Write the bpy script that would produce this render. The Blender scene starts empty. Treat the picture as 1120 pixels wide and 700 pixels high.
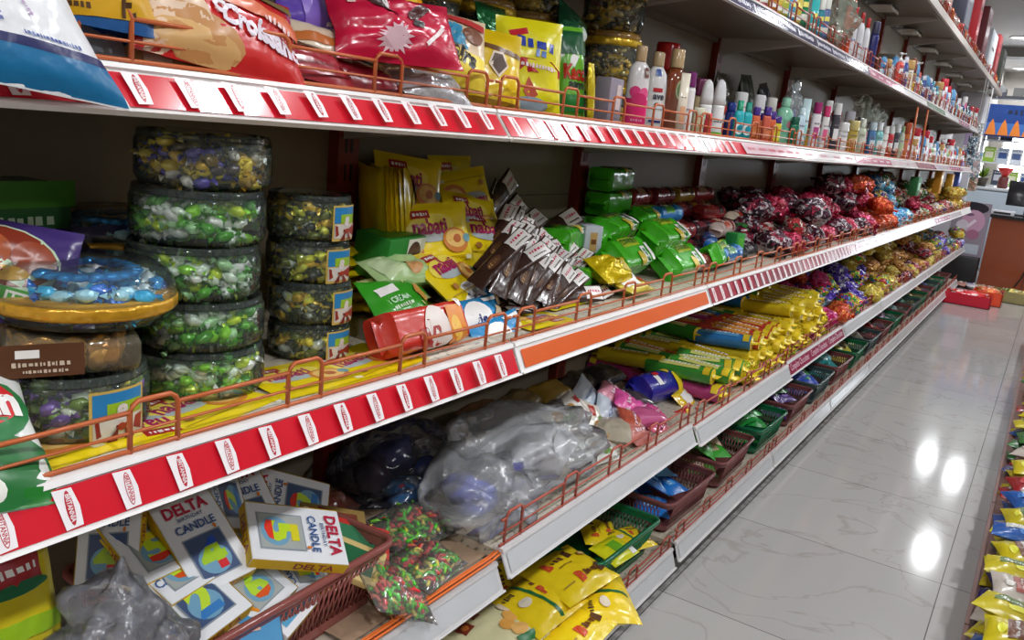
import bpy, bmesh, math, random
import numpy as np
from mathutils import Matrix, Vector, noise
C = bpy.context.scene.collection
SC = bpy.context.scene
PI = math.pi
# ------------------------------------------------------------------ camera
HC = 1.15
F_PX = 928.12; YAW = .5506; PITCH = .2269; ROLL = .1013
def cam_axes():
    f = Vector((-math.sin(YAW)*math.cos(PITCH), math.cos(YAW)*math.cos(PITCH), -math.sin(PITCH)))
    rt = Vector((math.cos(YAW), math.sin(YAW), 0)); up = rt.cross(f)
    return math.cos(ROLL)*rt+math.sin(ROLL)*up, -math.sin(ROLL)*rt+math.cos(ROLL)*up, f
RX, UX, FX = cam_axes()
cam = bpy.data.cameras.new('camera'); cam_o = bpy.data.objects.new('camera', cam); C.objects.link(cam_o)
cam.sensor_width = 36; cam.sensor_fit = 'HORIZONTAL'; cam.lens = F_PX*36/1120; cam.clip_start = .02; cam.clip_end = 60
cam_o.matrix_world = Matrix(((RX.x, UX.x, -FX.x, 0), (RX.y, UX.y, -FX.y, 0), (RX.z, UX.z, -FX.z, HC), (0, 0, 0, 1)))
SC.camera = cam_o
# ------------------------------------------------------------------ world, exposure
w = bpy.data.worlds.new('world'); SC.world = w; w.use_nodes = True
w.node_tree.nodes['Background'].inputs[0].default_value = (.75, .8, .9, 1)
w.node_tree.nodes['Background'].inputs[1].default_value = .35
SC.view_settings.view_transform = 'Standard'; SC.view_settings.look = 'None'
SC.view_settings.exposure = 0.1; SC.view_settings.gamma = 1; SC.view_settings.use_curve_mapping = False
SC.cycles.transparent_max_bounces = 32; SC.cycles.max_bounces = 6; SC.cycles.caustics_reflective = False; SC.cycles.caustics_refractive = False
SC.cycles.sample_clamp_indirect = 4
CEIL = 2.8
LAMP_W = {-1: 11, 1: 26}      # watts of the row over the aisle and of the rows beyond it
LAMPS = [(-.42, -1.2), (-.42, 1.95), (-.42, 4.2), (-.42, 6.4), (-.42, 9.43), (-.42, 12.13), (1.05, -1.6), (1.05, .4), (1.05, 2.5), (1.05, 5.2), (1.05, 7.9), (1.05, 10.6), (2.6, 1.2), (2.6, 6.5), (-.80, 12.6), (-.93, 16.2)]  # right row's lamp behind the camera is added to brighten the near shelves

def srgb(c):
    return tuple(((x/255)/12.92 if x/255 <= .04045 else ((x/255+.055)/1.055)**2.4) for x in c)
# ------------------------------------------------------------------ materials
MATS = {}
def nmat(name):
    m = bpy.data.materials.new(name); m.use_nodes = True
    return m, m.node_tree.nodes, m.node_tree.links, m.node_tree.nodes['Principled BSDF']
def mat(col, kind='plain'):
    """col: sRGB 0-255 triple."""
    key = (tuple(int(x) for x in col), kind)
    if key in MATS: return MATS[key]
    m, N, L, B = nmat('%s_%02x%02x%02x' % ((kind,)+key[0]))
    c = srgb(key[0]); B.inputs['Base Color'].default_value = (*c, 1)
    def bump(scale, strength, dist, typ='ShaderNodeTexNoise'):
        tc = N.new('ShaderNodeTexCoord'); t = N.new(typ); t.inputs['Scale'].default_value = scale
        L.new(tc.outputs['Object'], t.inputs['Vector'])
        b = N.new('ShaderNodeBump'); b.inputs['Strength'].default_value = strength; b.inputs['Distance'].default_value = dist
        L.new(t.outputs[0], b.inputs['Height']); L.new(b.outputs[0], B.inputs['Normal'])
        return t, tc
    def vary(t, amt=.25):
        r = N.new('ShaderNodeMix'); r.data_type = 'RGBA'
        r.inputs['A'].default_value = (*[x*(1-amt) for x in c], 1); r.inputs['B'].default_value = (*[min(1, x*(1+amt)+.01) for x in c], 1)
        L.new(t.outputs[0], r.inputs['Factor']); L.new(r.outputs['Result'], B.inputs['Base Color'])
    if kind == 'plain':
        B.inputs['Roughness'].default_value = .5; t, _ = bump(40, .05, .001); vary(t, .06)
    elif kind == 'gloss':
        B.inputs['Roughness'].default_value = .17; t, _ = bump(12, .03, .001); vary(t, .05)
    elif kind == 'wrap':      # printed plastic wrapper
        B.inputs['Roughness'].default_value = .27; B.inputs['Coat Weight'].default_value = .35; B.inputs['Coat Roughness'].default_value = .12
        t, _ = bump(26, .55, .006); vary(t, .08)
    elif kind == 'ink':       # print on a wrapper
        B.inputs['Roughness'].default_value = .3; t, _ = bump(26, .4, .005); vary(t, .06)
    elif kind == 'foil':
        B.inputs['Metallic'].default_value = .35; B.inputs['Roughness'].default_value = .2
        t, _ = bump(45, .9, .006); vary(t, .2)
    elif kind == 'candy':
        B.inputs['Roughness'].default_value = .2; B.inputs['Metallic'].default_value = .15; B.inputs['Coat Weight'].default_value = 1; B.inputs['Coat Roughness'].default_value = .05
        t, _ = bump(90, 1, .004); vary(t, .15)
    elif kind == 'card':
        B.inputs['Roughness'].default_value = .55; t, _ = bump(30, .05, .001); vary(t, .05)
    elif kind == 'paint':
        B.inputs['Roughness'].default_value = .33; t, _ = bump(15, .08, .001); vary(t, .1)
    elif kind == 'dirty':
        B.inputs['Roughness'].default_value = .45
        t, tc = bump(60, .15, .002); t2 = N.new('ShaderNodeTexNoise'); t2.inputs['Scale'].default_value = 90; t2.inputs['Detail'].default_value = 8
        L.new(tc.outputs['Object'], t2.inputs['Vector'])
        r = N.new('ShaderNodeValToRGB'); r.color_ramp.elements[0].position = .34; r.color_ramp.elements[0].color = (*[x*.35 for x in c], 1)
        r.color_ramp.elements[1].position = .42; r.color_ramp.elements[1].color = (*c, 1)
        L.new(t2.outputs[0], r.inputs[0]); L.new(r.outputs[0], B.inputs['Base Color'])
    elif kind == 'emit':
        B.inputs['Emission Color'].default_value = (*c, 1); B.inputs['Emission Strength'].default_value = 1
    m.diffuse_color = (*c, 1)
    MATS[key] = m
    return m
def film(col, alpha, rough=.12, bump=.5, key=None, scale=30, dist=.008, ior=1.5):
    k = ('film', tuple(col), alpha, rough, bump, scale, ior)
    if k in MATS: return MATS[k]
    m = bpy.data.materials.new('film'); m.use_nodes = True; N = m.node_tree.nodes; L = m.node_tree.links; N.clear()
    out = N.new('ShaderNodeOutputMaterial'); tr = N.new('ShaderNodeBsdfTransparent'); df = N.new('ShaderNodeBsdfPrincipled')
    c = srgb(col); df.inputs['Base Color'].default_value = (*c, 1); df.inputs['Roughness'].default_value = rough
    tr.inputs[0].default_value = (*[.9+.1*x for x in c], 1) if alpha < .2 else (1, 1, 1, 1)
    gl = N.new('ShaderNodeBsdfGlossy'); gl.inputs['Roughness'].default_value = rough
    fr = N.new('ShaderNodeFresnel'); fr.inputs[0].default_value = ior
    mx = N.new('ShaderNodeMixShader'); mx.inputs[0].default_value = alpha
    L.new(tr.outputs[0], mx.inputs[1]); L.new(df.outputs[0], mx.inputs[2])
    m2 = N.new('ShaderNodeMixShader'); L.new(fr.outputs[0], m2.inputs[0]); L.new(mx.outputs[0], m2.inputs[1]); L.new(gl.outputs[0], m2.inputs[2])
    L.new(m2.outputs[0], out.inputs[0])
    if bump:
        tc = N.new('ShaderNodeTexCoord'); t = N.new('ShaderNodeTexNoise'); t.inputs['Scale'].default_value = scale
        L.new(tc.outputs['Object'], t.inputs['Vector']); b = N.new('ShaderNodeBump'); b.inputs['Strength'].default_value = bump; b.inputs['Distance'].default_value = dist
        L.new(t.outputs[0], b.inputs['Height'])
        for x in (df, gl, fr): L.new(b.outputs[0], x.inputs['Normal'])
    MATS[k] = m
    return m
def vor(cols, scale=45, rough=.25, metal=.3, key=''):
    """wrapped sweets seen as many small facets of several colours"""
    k = ('vor', tuple(map(tuple, cols)), scale, metal)
    if k in MATS: return MATS[k]
    m, N, L, B = nmat('sweets'); tc = N.new('ShaderNodeTexCoord'); v = N.new('ShaderNodeTexVoronoi'); v.inputs['Scale'].default_value = scale
    nz = N.new('ShaderNodeTexNoise'); nz.inputs['Scale'].default_value = scale*.8
    mixv = N.new('ShaderNodeMix'); mixv.data_type = 'RGBA'; mixv.inputs['Factor'].default_value = .06
    L.new(tc.outputs['Object'], mixv.inputs['A']); L.new(tc.outputs['Object'], nz.inputs['Vector']); L.new(nz.outputs['Color'], mixv.inputs['B'])
    L.new(mixv.outputs['Result'], v.inputs['Vector'])
    sp = N.new('ShaderNodeSeparateColor'); L.new(v.outputs['Color'], sp.inputs[0])
    r = N.new('ShaderNodeValToRGB'); r.color_ramp.interpolation = 'CONSTANT'
    n = len(cols)
    while len(r.color_ramp.elements) < n: r.color_ramp.elements.new(.5)
    for i, c in enumerate(cols):
        r.color_ramp.elements[i].position = i/n; r.color_ramp.elements[i].color = (*srgb(c), 1)
    L.new(sp.outputs[0], r.inputs[0]); L.new(r.outputs[0], B.inputs['Base Color'])
    B.inputs['Roughness'].default_value = rough; B.inputs['Metallic'].default_value = metal
    b = N.new('ShaderNodeBump'); b.inputs['Strength'].default_value = .9; b.inputs['Distance'].default_value = .008
    L.new(v.outputs['Distance'], b.inputs['Height']); L.new(b.outputs[0], B.inputs['Normal'])
    MATS[k] = m
    return m
PET = film((225, 245, 236), .05, .07, .2, scale=9, dist=.01, ior=1.28)
WIRE = mat((196, 100, 52), 'paint'); WIRE2 = mat((176, 78, 58), 'paint')
WHITE = mat((236, 234, 232)); LIPW = mat((226, 224, 222), 'paint'); LIPD = mat((220, 216, 208), 'dirty')
RED = mat((214, 22, 44), 'gloss'); BLACK = mat((18, 18, 20)); BOARD = mat((196, 186, 168), 'dirty'); UNDER = mat((126, 114, 100), 'paint')

# ------------------------------------------------------------------ mesh builder
class MB:
    def __init__(s): s.v = []; s.f = []; s.m = []; s.sm = []; s.mats = []
    def mi(s, m):
        if m not in s.mats: s.mats.append(m)
        return s.mats.index(m)
    def add(s, vs, fs, m, T=None, smooth=False):
        o = len(s.v); k = s.mi(m)
        s.v += [tuple(T @ Vector(p)) if T is not None else tuple(p) for p in vs]
        for f in fs: s.f.append([o+i for i in f]); s.m.append(k); s.sm.append(smooth)
    def box(s, a, b, m, T=None, bev=0):
        (x0, y0, z0), (x1, y1, z1) = a, b
        if bev <= 0:
            vs = [(x0,y0,z0),(x1,y0,z0),(x1,y1,z0),(x0,y1,z0),(x0,y0,z1),(x1,y0,z1),(x1,y1,z1),(x0,y1,z1)]
            fs = [(0,3,2,1),(4,5,6,7),(0,1,5,4),(1,2,6,5),(2,3,7,6),(3,0,4,7)]
            s.add(vs, fs, m, T)
        else:
            bm = bmesh.new(); bmesh.ops.create_cube(bm, size=1)
            for v in bm.verts: v.co = Vector(((x0+x1)/2+v.co.x*(x1-x0), (y0+y1)/2+v.co.y*(y1-y0), (z0+z1)/2+v.co.z*(z1-z0)))
            bmesh.ops.bevel(bm, geom=bm.edges[:], offset=bev, segments=2, profile=.5, affect='EDGES')
            s.add([v.co[:] for v in bm.verts], [[v.index for v in f.verts] for f in bm.faces], m, T, True); bm.free()
    def lathe(s, prof, m, n=32, T=None, sx=1, sy=1, smooth=True):
        vs = []; fs = []
        for r, z in prof:
            for i in range(n): a = 2*PI*i/n; vs.append((r*sx*math.cos(a), r*sy*math.sin(a), z))
        for j in range(len(prof)-1):
            for i in range(n): fs.append((j*n+i, j*n+(i+1) % n, (j+1)*n+(i+1) % n, (j+1)*n+i))
        if prof[0][0] > 1e-5: fs.append(tuple(reversed(range(n))))
        if prof[-1][0] > 1e-5: fs.append(tuple((len(prof)-1)*n+i for i in range(n)))
        s.add(vs, fs, m, T, smooth)
    def tube(s, pts, r, m, n=6, T=None, closed=False):
        P = [Vector(p) for p in pts]; vs = []; fs = []; k = len(P)
        for i, p in enumerate(P):
            a = P[(i-1) % k] if closed or i else P[0]; b = P[(i+1) % k] if closed or i < k-1 else P[-1]
            t = (b-a).normalized(); u = t.orthogonal().normalized() if abs(t.z) > .95 else Vector((0, 0, 1)).cross(t).normalized(); w_ = t.cross(u)
            for j in range(n): q = 2*PI*j/n; vs.append(p+r*(math.cos(q)*u+math.sin(q)*w_))
        for i in range(k if closed else k-1):
            for j in range(n):
                a, b = i*n, ((i+1) % k)*n; fs.append((a+j, a+(j+1) % n, b+(j+1) % n, b+j))
        if not closed: fs += [tuple(reversed(range(n))), tuple((k-1)*n+j for j in range(n))]
        s.add(vs, fs, m, T, True)
    def grid(s, fn, nu, nv, m, T=None, flip=False, smooth=True):
        vs = [fn(-1+2*i/nu, -1+2*j/nv) for j in range(nv+1) for i in range(nu+1)]
        fs = []
        for j in range(nv):
            for i in range(nu):
                q = (j*(nu+1)+i, j*(nu+1)+i+1, (j+1)*(nu+1)+i+1, (j+1)*(nu+1)+i)
                fs.append(q[::-1] if flip else q)
        s.add(vs, fs, m, T, smooth)
    def blob(s, c, r, m, T=None, amp=.15, fr=3., seed=0, sub=3):
        bm = bmesh.new(); bmesh.ops.create_icosphere(bm, subdivisions=sub, radius=1)
        for v in bm.verts:
            d = v.co.normalized(); k = 1+amp*noise.noise(d*fr+Vector((seed*3.1, seed*1.7, 0)))*2
            v.co = Vector((c[0]+d.x*r[0]*k, c[1]+d.y*r[1]*k, c[2]+d.z*r[2]*k))
        bm.verts.ensure_lookup_table()
        s.add([v.co[:] for v in bm.verts], [[v.index for v in f.verts] for f in bm.faces], m, T, True); bm.free()
    def build(s, name, parent=None, label=None, cat=None, group=None, kind=None):
        me = bpy.data.meshes.new(name); me.from_pydata([tuple(v) for v in s.v], [], s.f)
        for m in s.mats: me.materials.append(m)
        me.polygons.foreach_set('material_index', s.m); me.polygons.foreach_set('use_smooth', s.sm); me.update()
        o = bpy.data.objects.new(name, me); C.objects.link(o)
        if parent: o.parent = parent
        tag(o, label, cat, group, kind)
        return o
def tag(o, label=None, cat=None, group=None, kind=None):
    if label: o['label'] = label
    if cat: o['category'] = cat
    if group: o['group'] = group
    if kind: o['kind'] = kind
    return o
def empty(name, label, cat, group=None):
    o = bpy.data.objects.new(name, None); o.empty_display_size = .02; C.objects.link(o); return tag(o, label, cat, group)
def clone(o, label=None, group=None):
    c = o.copy(); C.objects.link(c)
    for ch in o.children:
        d = ch.copy(); C.objects.link(d); d.parent = c
        for g in ch.children: e = g.copy(); C.objects.link(e); e.parent = d
    if label: c['label'] = label
    if group: c['group'] = group
    return c
def place(o, loc, tilt=0, yaw=0, spin=0, roll=0, s=1):
    """tilt 0 lies flat, 90 stands facing the aisle"""
    R = Matrix.Rotation(math.radians(yaw+90), 4, 'Z') @ Matrix.Rotation(math.radians(roll), 4, 'Y') @ Matrix.Rotation(math.radians(tilt), 4, 'X') @ Matrix.Rotation(math.radians(spin), 4, 'Z')
    o.matrix_world = Matrix.Translation(Vector(loc)) @ R @ Matrix.Scale(s, 4)
    return o
def at(px, py, z):
    """the point of the level z seen at this place of the photograph"""
    d = RX*((px-560)/F_PX)-UX*((py-350)/F_PX)+FX
    k = (z-HC)/d.z
    return Vector((d.x*k, d.y*k, z))
def atx(px, py, x):
    d = RX*((px-560)/F_PX)-UX*((py-350)/F_PX)+FX
    k = x/d.x
    return Vector((x, d.y*k, HC+d.z*k))
# ------------------------------------------------------------------ lettering
TXT = {}
def text_tris(st, bold=.0):
    if (st, bold) in TXT: return TXT[(st, bold)]
    cu = bpy.data.curves.new('t', 'FONT'); cu.body = st; cu.size = 1; cu.resolution_u = 2; cu.offset = bold; cu.align_x = 'CENTER'; cu.align_y = 'CENTER'
    ob = bpy.data.objects.new('t', cu); C.objects.link(ob); bpy.context.view_layer.update()
    me = bpy.data.meshes.new_from_object(ob.evaluated_get(bpy.context.evaluated_depsgraph_get()))
    bm = bmesh.new(); bm.from_mesh(me); bmesh.ops.triangulate(bm, faces=bm.faces[:])
    vs = [(v.co.x, v.co.y) for v in bm.verts]; fs = [[v.index for v in f.verts] for f in bm.faces]
    bm.free(); C.objects.unlink(ob); bpy.data.objects.remove(ob); bpy.data.curves.remove(cu); bpy.data.meshes.remove(me)
    xs = [v[0] for v in vs]; ys = [v[1] for v in vs]; cx = (min(xs)+max(xs))/2; cy = (min(ys)+max(ys))/2
    W = max(xs)-min(xs); H = max(ys)-min(ys)
    r = ([(x-cx, y-cy) for x, y in vs], fs, W, H)
    TXT[(st, bold)] = r
    return r
def rotpt(x, y, a): return x*math.cos(a)-y*math.sin(a), x*math.sin(a)+y*math.cos(a)
def deco(mb, surf, w, h, items, T=None, flip=False):
    """items drawn on a surface surf(u,v,eps)->point ; w,h real half sizes so that print keeps its proportions"""
    e = .0010
    for it in items:
        k = it[0]; e += .0003
        S = lambda x, y: surf(x/w, y/h, e)
        if k == 'rect':      # cx, cy, width, height, mat, rot (metres)
            _, cx, cy, a, b, m = it[:6]; an = math.radians(it[6]) if len(it) > 6 else 0
            n = max(1, int(a/.006)); n2 = max(1, int(b/.006))
            def fn(u, v):
                x, y = rotpt(u*a/2, v*b/2, an); return S(cx+x, cy+y)
            mb.grid(fn, min(n, 22), min(n2, 22), m, T, flip)
        elif k == 'ell':
            _, cx, cy, a, b, m = it[:6]; an = math.radians(it[6]) if len(it) > 6 else 0
            vs = [S(cx, cy)]; N_ = 18
            for rr in (.34, .67, 1):
                for i in range(N_):
                    q = 2*PI*i/N_; x, y = rotpt(a/2*rr*math.cos(q), b/2*rr*math.sin(q), an); vs.append(S(cx+x, cy+y))
            fs = [(0, 1+i, 1+(i+1) % N_) for i in range(N_)]+[(1+q*N_+i, 1+(q+1)*N_+i, 1+(q+1)*N_+(i+1) % N_, 1+q*N_+(i+1) % N_) for q in (0, 1) for i in range(N_)]
            if flip: fs = [f[::-1] for f in fs]
            mb.add(vs, fs, m, T, True)
        elif k == 'poly':
            _, pts, m = it[:3]; vs = [S(x, y) for x, y in pts]; f = tuple(range(len(pts)))
            mb.add(vs, [f[::-1] if flip else f], m, T)
        elif k == 'txt':     # string, cx, cy, width, mat, rot, bold, stretch
            _, st, cx, cy, wd, m = it[:6]; an = math.radians(it[6]) if len(it) > 6 else 0
            bo = it[7] if len(it) > 7 else .02; ys = it[8] if len(it) > 8 else 1
            vs, fs, W, H = text_tris(st, bo); k_ = wd/W
            out = []
            for x, y in vs:
                x, y = rotpt(x*k_, y*k_*ys, an); out.append(S(cx+x, cy+y))
            mb.add(out, [f[::-1] if flip else f for f in fs], m, T)
        elif k == 'scrib':   # a line of print too small to read
            _, cx, cy, wd, ht, m = it[:6]; an = math.radians(it[6]) if len(it) > 6 else 0
            rr = random.Random(int(cx*1e4)+int(wd*1e4)); x = -wd/2
            while x < wd/2-ht*.3:
                ww = ht*rr.uniform(.25, .9); hh = ht*rr.uniform(.55, 1)
                ps = [rotpt(px_, py_, an) for px_, py_ in ((x, -hh/2), (x+ww, -hh/2), (x+ww*.9, hh/2), (x, hh/2))]
                mb.add([S(cx+p[0], cy+p[1]) for p in ps], [(3, 2, 1, 0) if flip else (0, 1, 2, 3)], m, T)
                x += ww+ht*rr.uniform(.15, .4)
# ------------------------------------------------------------------ packet shapes (x wide, y tall, z thick)
def pouch_surf(w, h, t, seed=0, crimp=.07, wr=.06, side=2.2, draw=.05, ends='y'):
    def f(u, v, e=0, sgn=1):
        uu, vv = (u, v) if ends == 'y' else (v, u)
        vc = min(1, abs(vv)/(1-crimp)); uc = min(1, abs(uu))
        z = t/2*max(0, 1-uc**side)**.5*max(0, 1-vc**2.4)**.55
        n = noise.noise(Vector((u*1.6+seed*7.3, v*1.9+sgn*3, seed)))
        n2 = noise.noise(Vector((u*4.5+seed*2.3, v*4.9+sgn*3, seed+5)))
        z *= 1+wr*4*n+wr*2*n2
        if vc >= 1: z = .0004+.0005*math.sin(uu*60)*(1 if sgn > 0 else -1)
        sh = 1-draw*(1-vc**2)
        x = u*w/2*(sh if ends == 'y' else 1); y = v*h/2*(sh if ends == 'x' else 1)
        bend = .012*w*noise.noise(Vector((v*2+seed, 3, seed)))
        return Vector((x+bend, y, sgn*(max(z, .0004))+sgn*e))
    return f
def pouch(mb, w, h, t, m, seed=0, items=(), crimp=.07, wr=.06, ends='y', n=20, back=None, side=2.2, draw=.05, mback=None):
    f = pouch_surf(w, h, t, seed, crimp, wr, side, draw, ends)
    mb.grid(lambda u, v: f(u, v), n, n+4, m)
    mb.grid(lambda u, v: f(u, v, 0, -1), n, n+4, mback or m, flip=True)
    deco(mb, lambda u, v, e: f(max(-1, min(1, u)), max(-1, min(1, v)), e), w/2, h/2, items)
def loaf(mb, L, W, H, m, items=(), p=3.5, seed=0, fin=.012, n=36, mend=None):
    """wrapped roll or brick: long along x, fins at both ends"""
    def f(u, v, e=0):     # v -1..1 over the top half ring, beyond wraps round
        a = v*PI/2
        c, s_ = math.sin(a), math.cos(a)
        k = (abs(c)**p+abs(s_)**p)**(-1/p)
        r = 1+.05*noise.noise(Vector((u*3+seed, v*2, seed)))+.03*noise.noise(Vector((u*9+seed, v*5, seed)))
        return Vector((u*L/2, c*k*(W/2*r+e), s_*k*(H/2*r+e)))
    mb.grid(lambda u, v: f(u*.985, v*2), 14, n, m)
    for sg in (-1, 1):
        ring = [f(sg*.985, -2+4*i/n) for i in range(n)]
        mid = [Vector((sg*(L/2+.001), p_.y*.55, p_.z*.25)) for p_ in ring]
        fin_ = [Vector((sg*(L/2+fin), p_.y*.85, (.0006 if p_.z > 0 else -.0006))) for p_ in ring]
        vs = ring+mid+fin_; fs = []
        for k in range(2):
            for i in range(n):
                q = (k*n+i, k*n+(i+1) % n, (k+1)*n+(i+1) % n, (k+1)*n+i); fs.append(q if sg < 0 else q[::-1])
        mb.add(vs, fs, mend or m, None, True)
    deco(mb, lambda u, v, e: f(u, v, e), L/2, W/2, items)
def carton(mb, w, h, t, m, top=(), front=(), right=(), bev=.0012, left=()):
    mb.box((-w/2, -h/2, -t/2), (w/2, h/2, t/2), m, bev=bev)
    deco(mb, lambda u, v, e: Vector((u*w/2, v*h/2, t/2+e-.0005)), w/2, h/2, top)
    deco(mb, lambda u, v, e: Vector((u*w/2, -h/2-e+.0005, v*t/2)), w/2, t/2, front)
    deco(mb, lambda u, v, e: Vector((w/2+e-.0005, u*h/2, v*t/2)), h/2, t/2, right)
    deco(mb, lambda u, v, e: Vector((-w/2-e+.0005, -u*h/2, v*t/2)), h/2, t/2, left)
# ================================================================== SETTING
def struct(mb, name): return mb.build(name, kind='structure')
def floor_mat():
    m, N, L, B = nmat('floor_tiles'); tc = N.new('ShaderNodeTexCoord')
    mp = N.new('ShaderNodeMapping'); mp.inputs['Location'].default_value = (.658, .44, 0); L.new(tc.outputs['Object'], mp.inputs[0])
    br = N.new('ShaderNodeTexBrick'); br.offset = 0; br.inputs['Scale'].default_value = 1; br.inputs['Brick Width'].default_value = .6; br.inputs['Row Height'].default_value = .6
    br.inputs['Mortar Size'].default_value = .0016; br.inputs['Mortar Smooth'].default_value = .3
    br.inputs['Color1'].default_value = (*srgb((176, 174, 171)), 1); br.inputs['Color2'].default_value = (*srgb((170, 168, 166)), 1); br.inputs['Mortar'].default_value = (*srgb((96, 90, 86)), 1)
    L.new(mp.outputs[0], br.inputs[0])
    n1 = N.new('ShaderNodeTexNoise'); n1.inputs['Scale'].default_value = 2.2; n1.inputs['Detail'].default_value = 8; n1.inputs['Distortion'].default_value = 1.6; L.new(tc.outputs['Object'], n1.inputs[0])
    r = N.new('ShaderNodeValToRGB'); e = r.color_ramp.elements; e[0].position = .485; e[0].color = (1, 1, 1, 1); e[1].position = .5; e[1].color = (.8, .77, .73, 1)
    x = r.color_ramp.elements.new(.515); x.color = (1, 1, 1, 1); L.new(n1.outputs[0], r.inputs[0])
    mx = N.new('ShaderNodeMix'); mx.data_type = 'RGBA'; mx.blend_type = 'MULTIPLY'; mx.inputs['Factor'].default_value = .8
    L.new(br.outputs[0], mx.inputs['A']); L.new(r.outputs[0], mx.inputs['B'])
    # grime lying along the joint beside the left gondola
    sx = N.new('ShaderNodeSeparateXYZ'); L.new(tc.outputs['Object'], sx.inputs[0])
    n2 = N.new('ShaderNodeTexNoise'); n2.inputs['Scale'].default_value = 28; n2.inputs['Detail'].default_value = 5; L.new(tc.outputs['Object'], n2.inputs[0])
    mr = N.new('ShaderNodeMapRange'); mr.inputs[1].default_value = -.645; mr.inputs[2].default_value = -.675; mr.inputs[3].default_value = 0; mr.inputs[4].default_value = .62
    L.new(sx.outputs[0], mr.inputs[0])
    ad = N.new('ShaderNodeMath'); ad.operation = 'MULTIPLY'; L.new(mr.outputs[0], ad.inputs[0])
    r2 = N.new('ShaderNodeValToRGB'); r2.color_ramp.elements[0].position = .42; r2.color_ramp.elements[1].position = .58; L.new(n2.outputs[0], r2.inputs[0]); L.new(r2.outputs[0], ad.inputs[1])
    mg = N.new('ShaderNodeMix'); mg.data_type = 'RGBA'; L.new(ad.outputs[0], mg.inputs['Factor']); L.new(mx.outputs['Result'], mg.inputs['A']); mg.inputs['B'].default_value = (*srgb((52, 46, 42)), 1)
    L.new(mg.outputs['Result'], B.inputs['Base Color'])
    n3 = N.new('ShaderNodeTexNoise'); n3.inputs['Scale'].default_value = 5; L.new(tc.outputs['Object'], n3.inputs[0])
    r3 = N.new('ShaderNodeMapRange'); r3.inputs[3].default_value = .07; r3.inputs[4].default_value = .13; L.new(n3.outputs[0], r3.inputs[0]); L.new(r3.outputs[0], B.inputs['Roughness'])
    return m
X0, X1, Y0, Y1 = -1.18, 3.6, -2.6, 17.0
mb = MB(); mb.box((X0-.1, Y0, -.1), (X1+.1, Y1, 0), floor_mat()); struct(mb, 'floor')
wallm = mat((206, 200, 192)); ceilm = mat((176, 172, 170))
mb = MB(); mb.box((X0-.1, Y0, CEIL), (X1+.1, Y1, CEIL+.1), ceilm); struct(mb, 'ceiling')
mb = MB(); mb.box((X0-.1, Y0, 0), (X0, Y1, CEIL), wallm); struct(mb, 'wall_left')
mb = MB(); mb.box((X1, Y0, 0), (X1+.1, Y1, CEIL), wallm); struct(mb, 'wall_right')
mb = MB(); mb.box((X0-.1, Y0-.1, 0), (X1+.1, Y0, CEIL), wallm); struct(mb, 'wall_front')
mb = MB(); mb.box((X0-.1, Y1, 0), (X1+.1, Y1+.1, CEIL), wallm); struct(mb, 'wall_back')
mb = MB(); mb.box((-1.1, 13.6, CEIL-.12), (X1, 13.9, CEIL), mat((120, 116, 112))); struct(mb, 'trim_1')
# lamps
proto = None
for i, (lx, ly) in enumerate(LAMPS):
    if proto is None:
        proto = empty('ceiling_downlight', 'x', 'lamp', 'round downlights in the shop ceiling')
        b = MB(); b.lathe([(.125, 0), (.13, -.012), (.112, -.016), (.105, -.004)], mat((225, 225, 225)), 28); b.build('trim_ring', proto)
        em = mat((255, 255, 255), 'emit'); em.node_tree.nodes['Principled BSDF'].inputs['Emission Strength'].default_value = 14
        em.node_tree.nodes['Principled BSDF'].inputs['Emission Color'].default_value = (.93, .97, 1, 1)
        b = MB(); b.lathe([(.0, -.006), (.105, -.006), (.105, -.003)], em, 28); b.build('diffuser', proto); o = proto
        la = bpy.data.lights.new('downlight', 'AREA'); la.shape = 'DISK'; la.size = .2; la.energy = LAMP_W[-1]; la.color = (.95, .97, 1); la.spread = math.radians(170)
        lb = la.copy(); lb.energy = LAMP_W[1]; LD = {-1: la, 1: lb}
        lo = bpy.data.objects.new('downlight', la); C.objects.link(lo); lo.parent = o; lo.location = (0, 0, -.02)
    else:
        o = clone(proto)
        for ch in o.children:
            if ch.type == 'LIGHT' and lx > 0: ch.data = LD[1]
    o['label'] = 'round white recessed ceiling downlight above the shop aisle'
    o.location = (lx, ly, CEIL)
# ================================================================== GONDOLA
J0 = 1.14; BL = .9; NB = 10           # bay k runs J0+(k-1)*BL .. J0+k*BL ; bay 0 is nearest
XB = -1.10
TIERS = {1: dict(z=1.165, x=-.77, lip=-.735, h=.042), 2: dict(z=.80, x=-.694, lip=-.672, h=.045), 3: dict(z=.433, x=-.676, lip=-.655, h=.045),
         4: dict(z=.101, x=-.672, lip=-.655, h=.05), 0: dict(z=1.52, x=-.77, lip=-.752, h=.04), 5: dict(z=2.0, x=-.76, lip=-.752, h=.02)}
TN = {4: 'bottom', 3: 'fourth', 2: 'third', 1: 'second', 0: 'upper', 5: 'topmost'}
TN = {5: 'topmost canopy', 0: 'upper toiletry', 1: 'eye-level', 2: 'jar-height', 3: 'knee-height', 4: 'lowest'}
ORD = ['nearest', 'second', 'third', 'fourth', 'fifth', 'sixth', 'seventh', 'eighth', 'ninth', 'farthest', 'first overhanging', 'second overhanging']
def half(y):
    k_ = bay_of(y); return '%s half of %s bay' % ('near' if y < J0+(k_-.5)*BL else 'far', ORD[k_])
def bay_of(y): return max(0, min(9, int((y-J0)/BL)+1))
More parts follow.
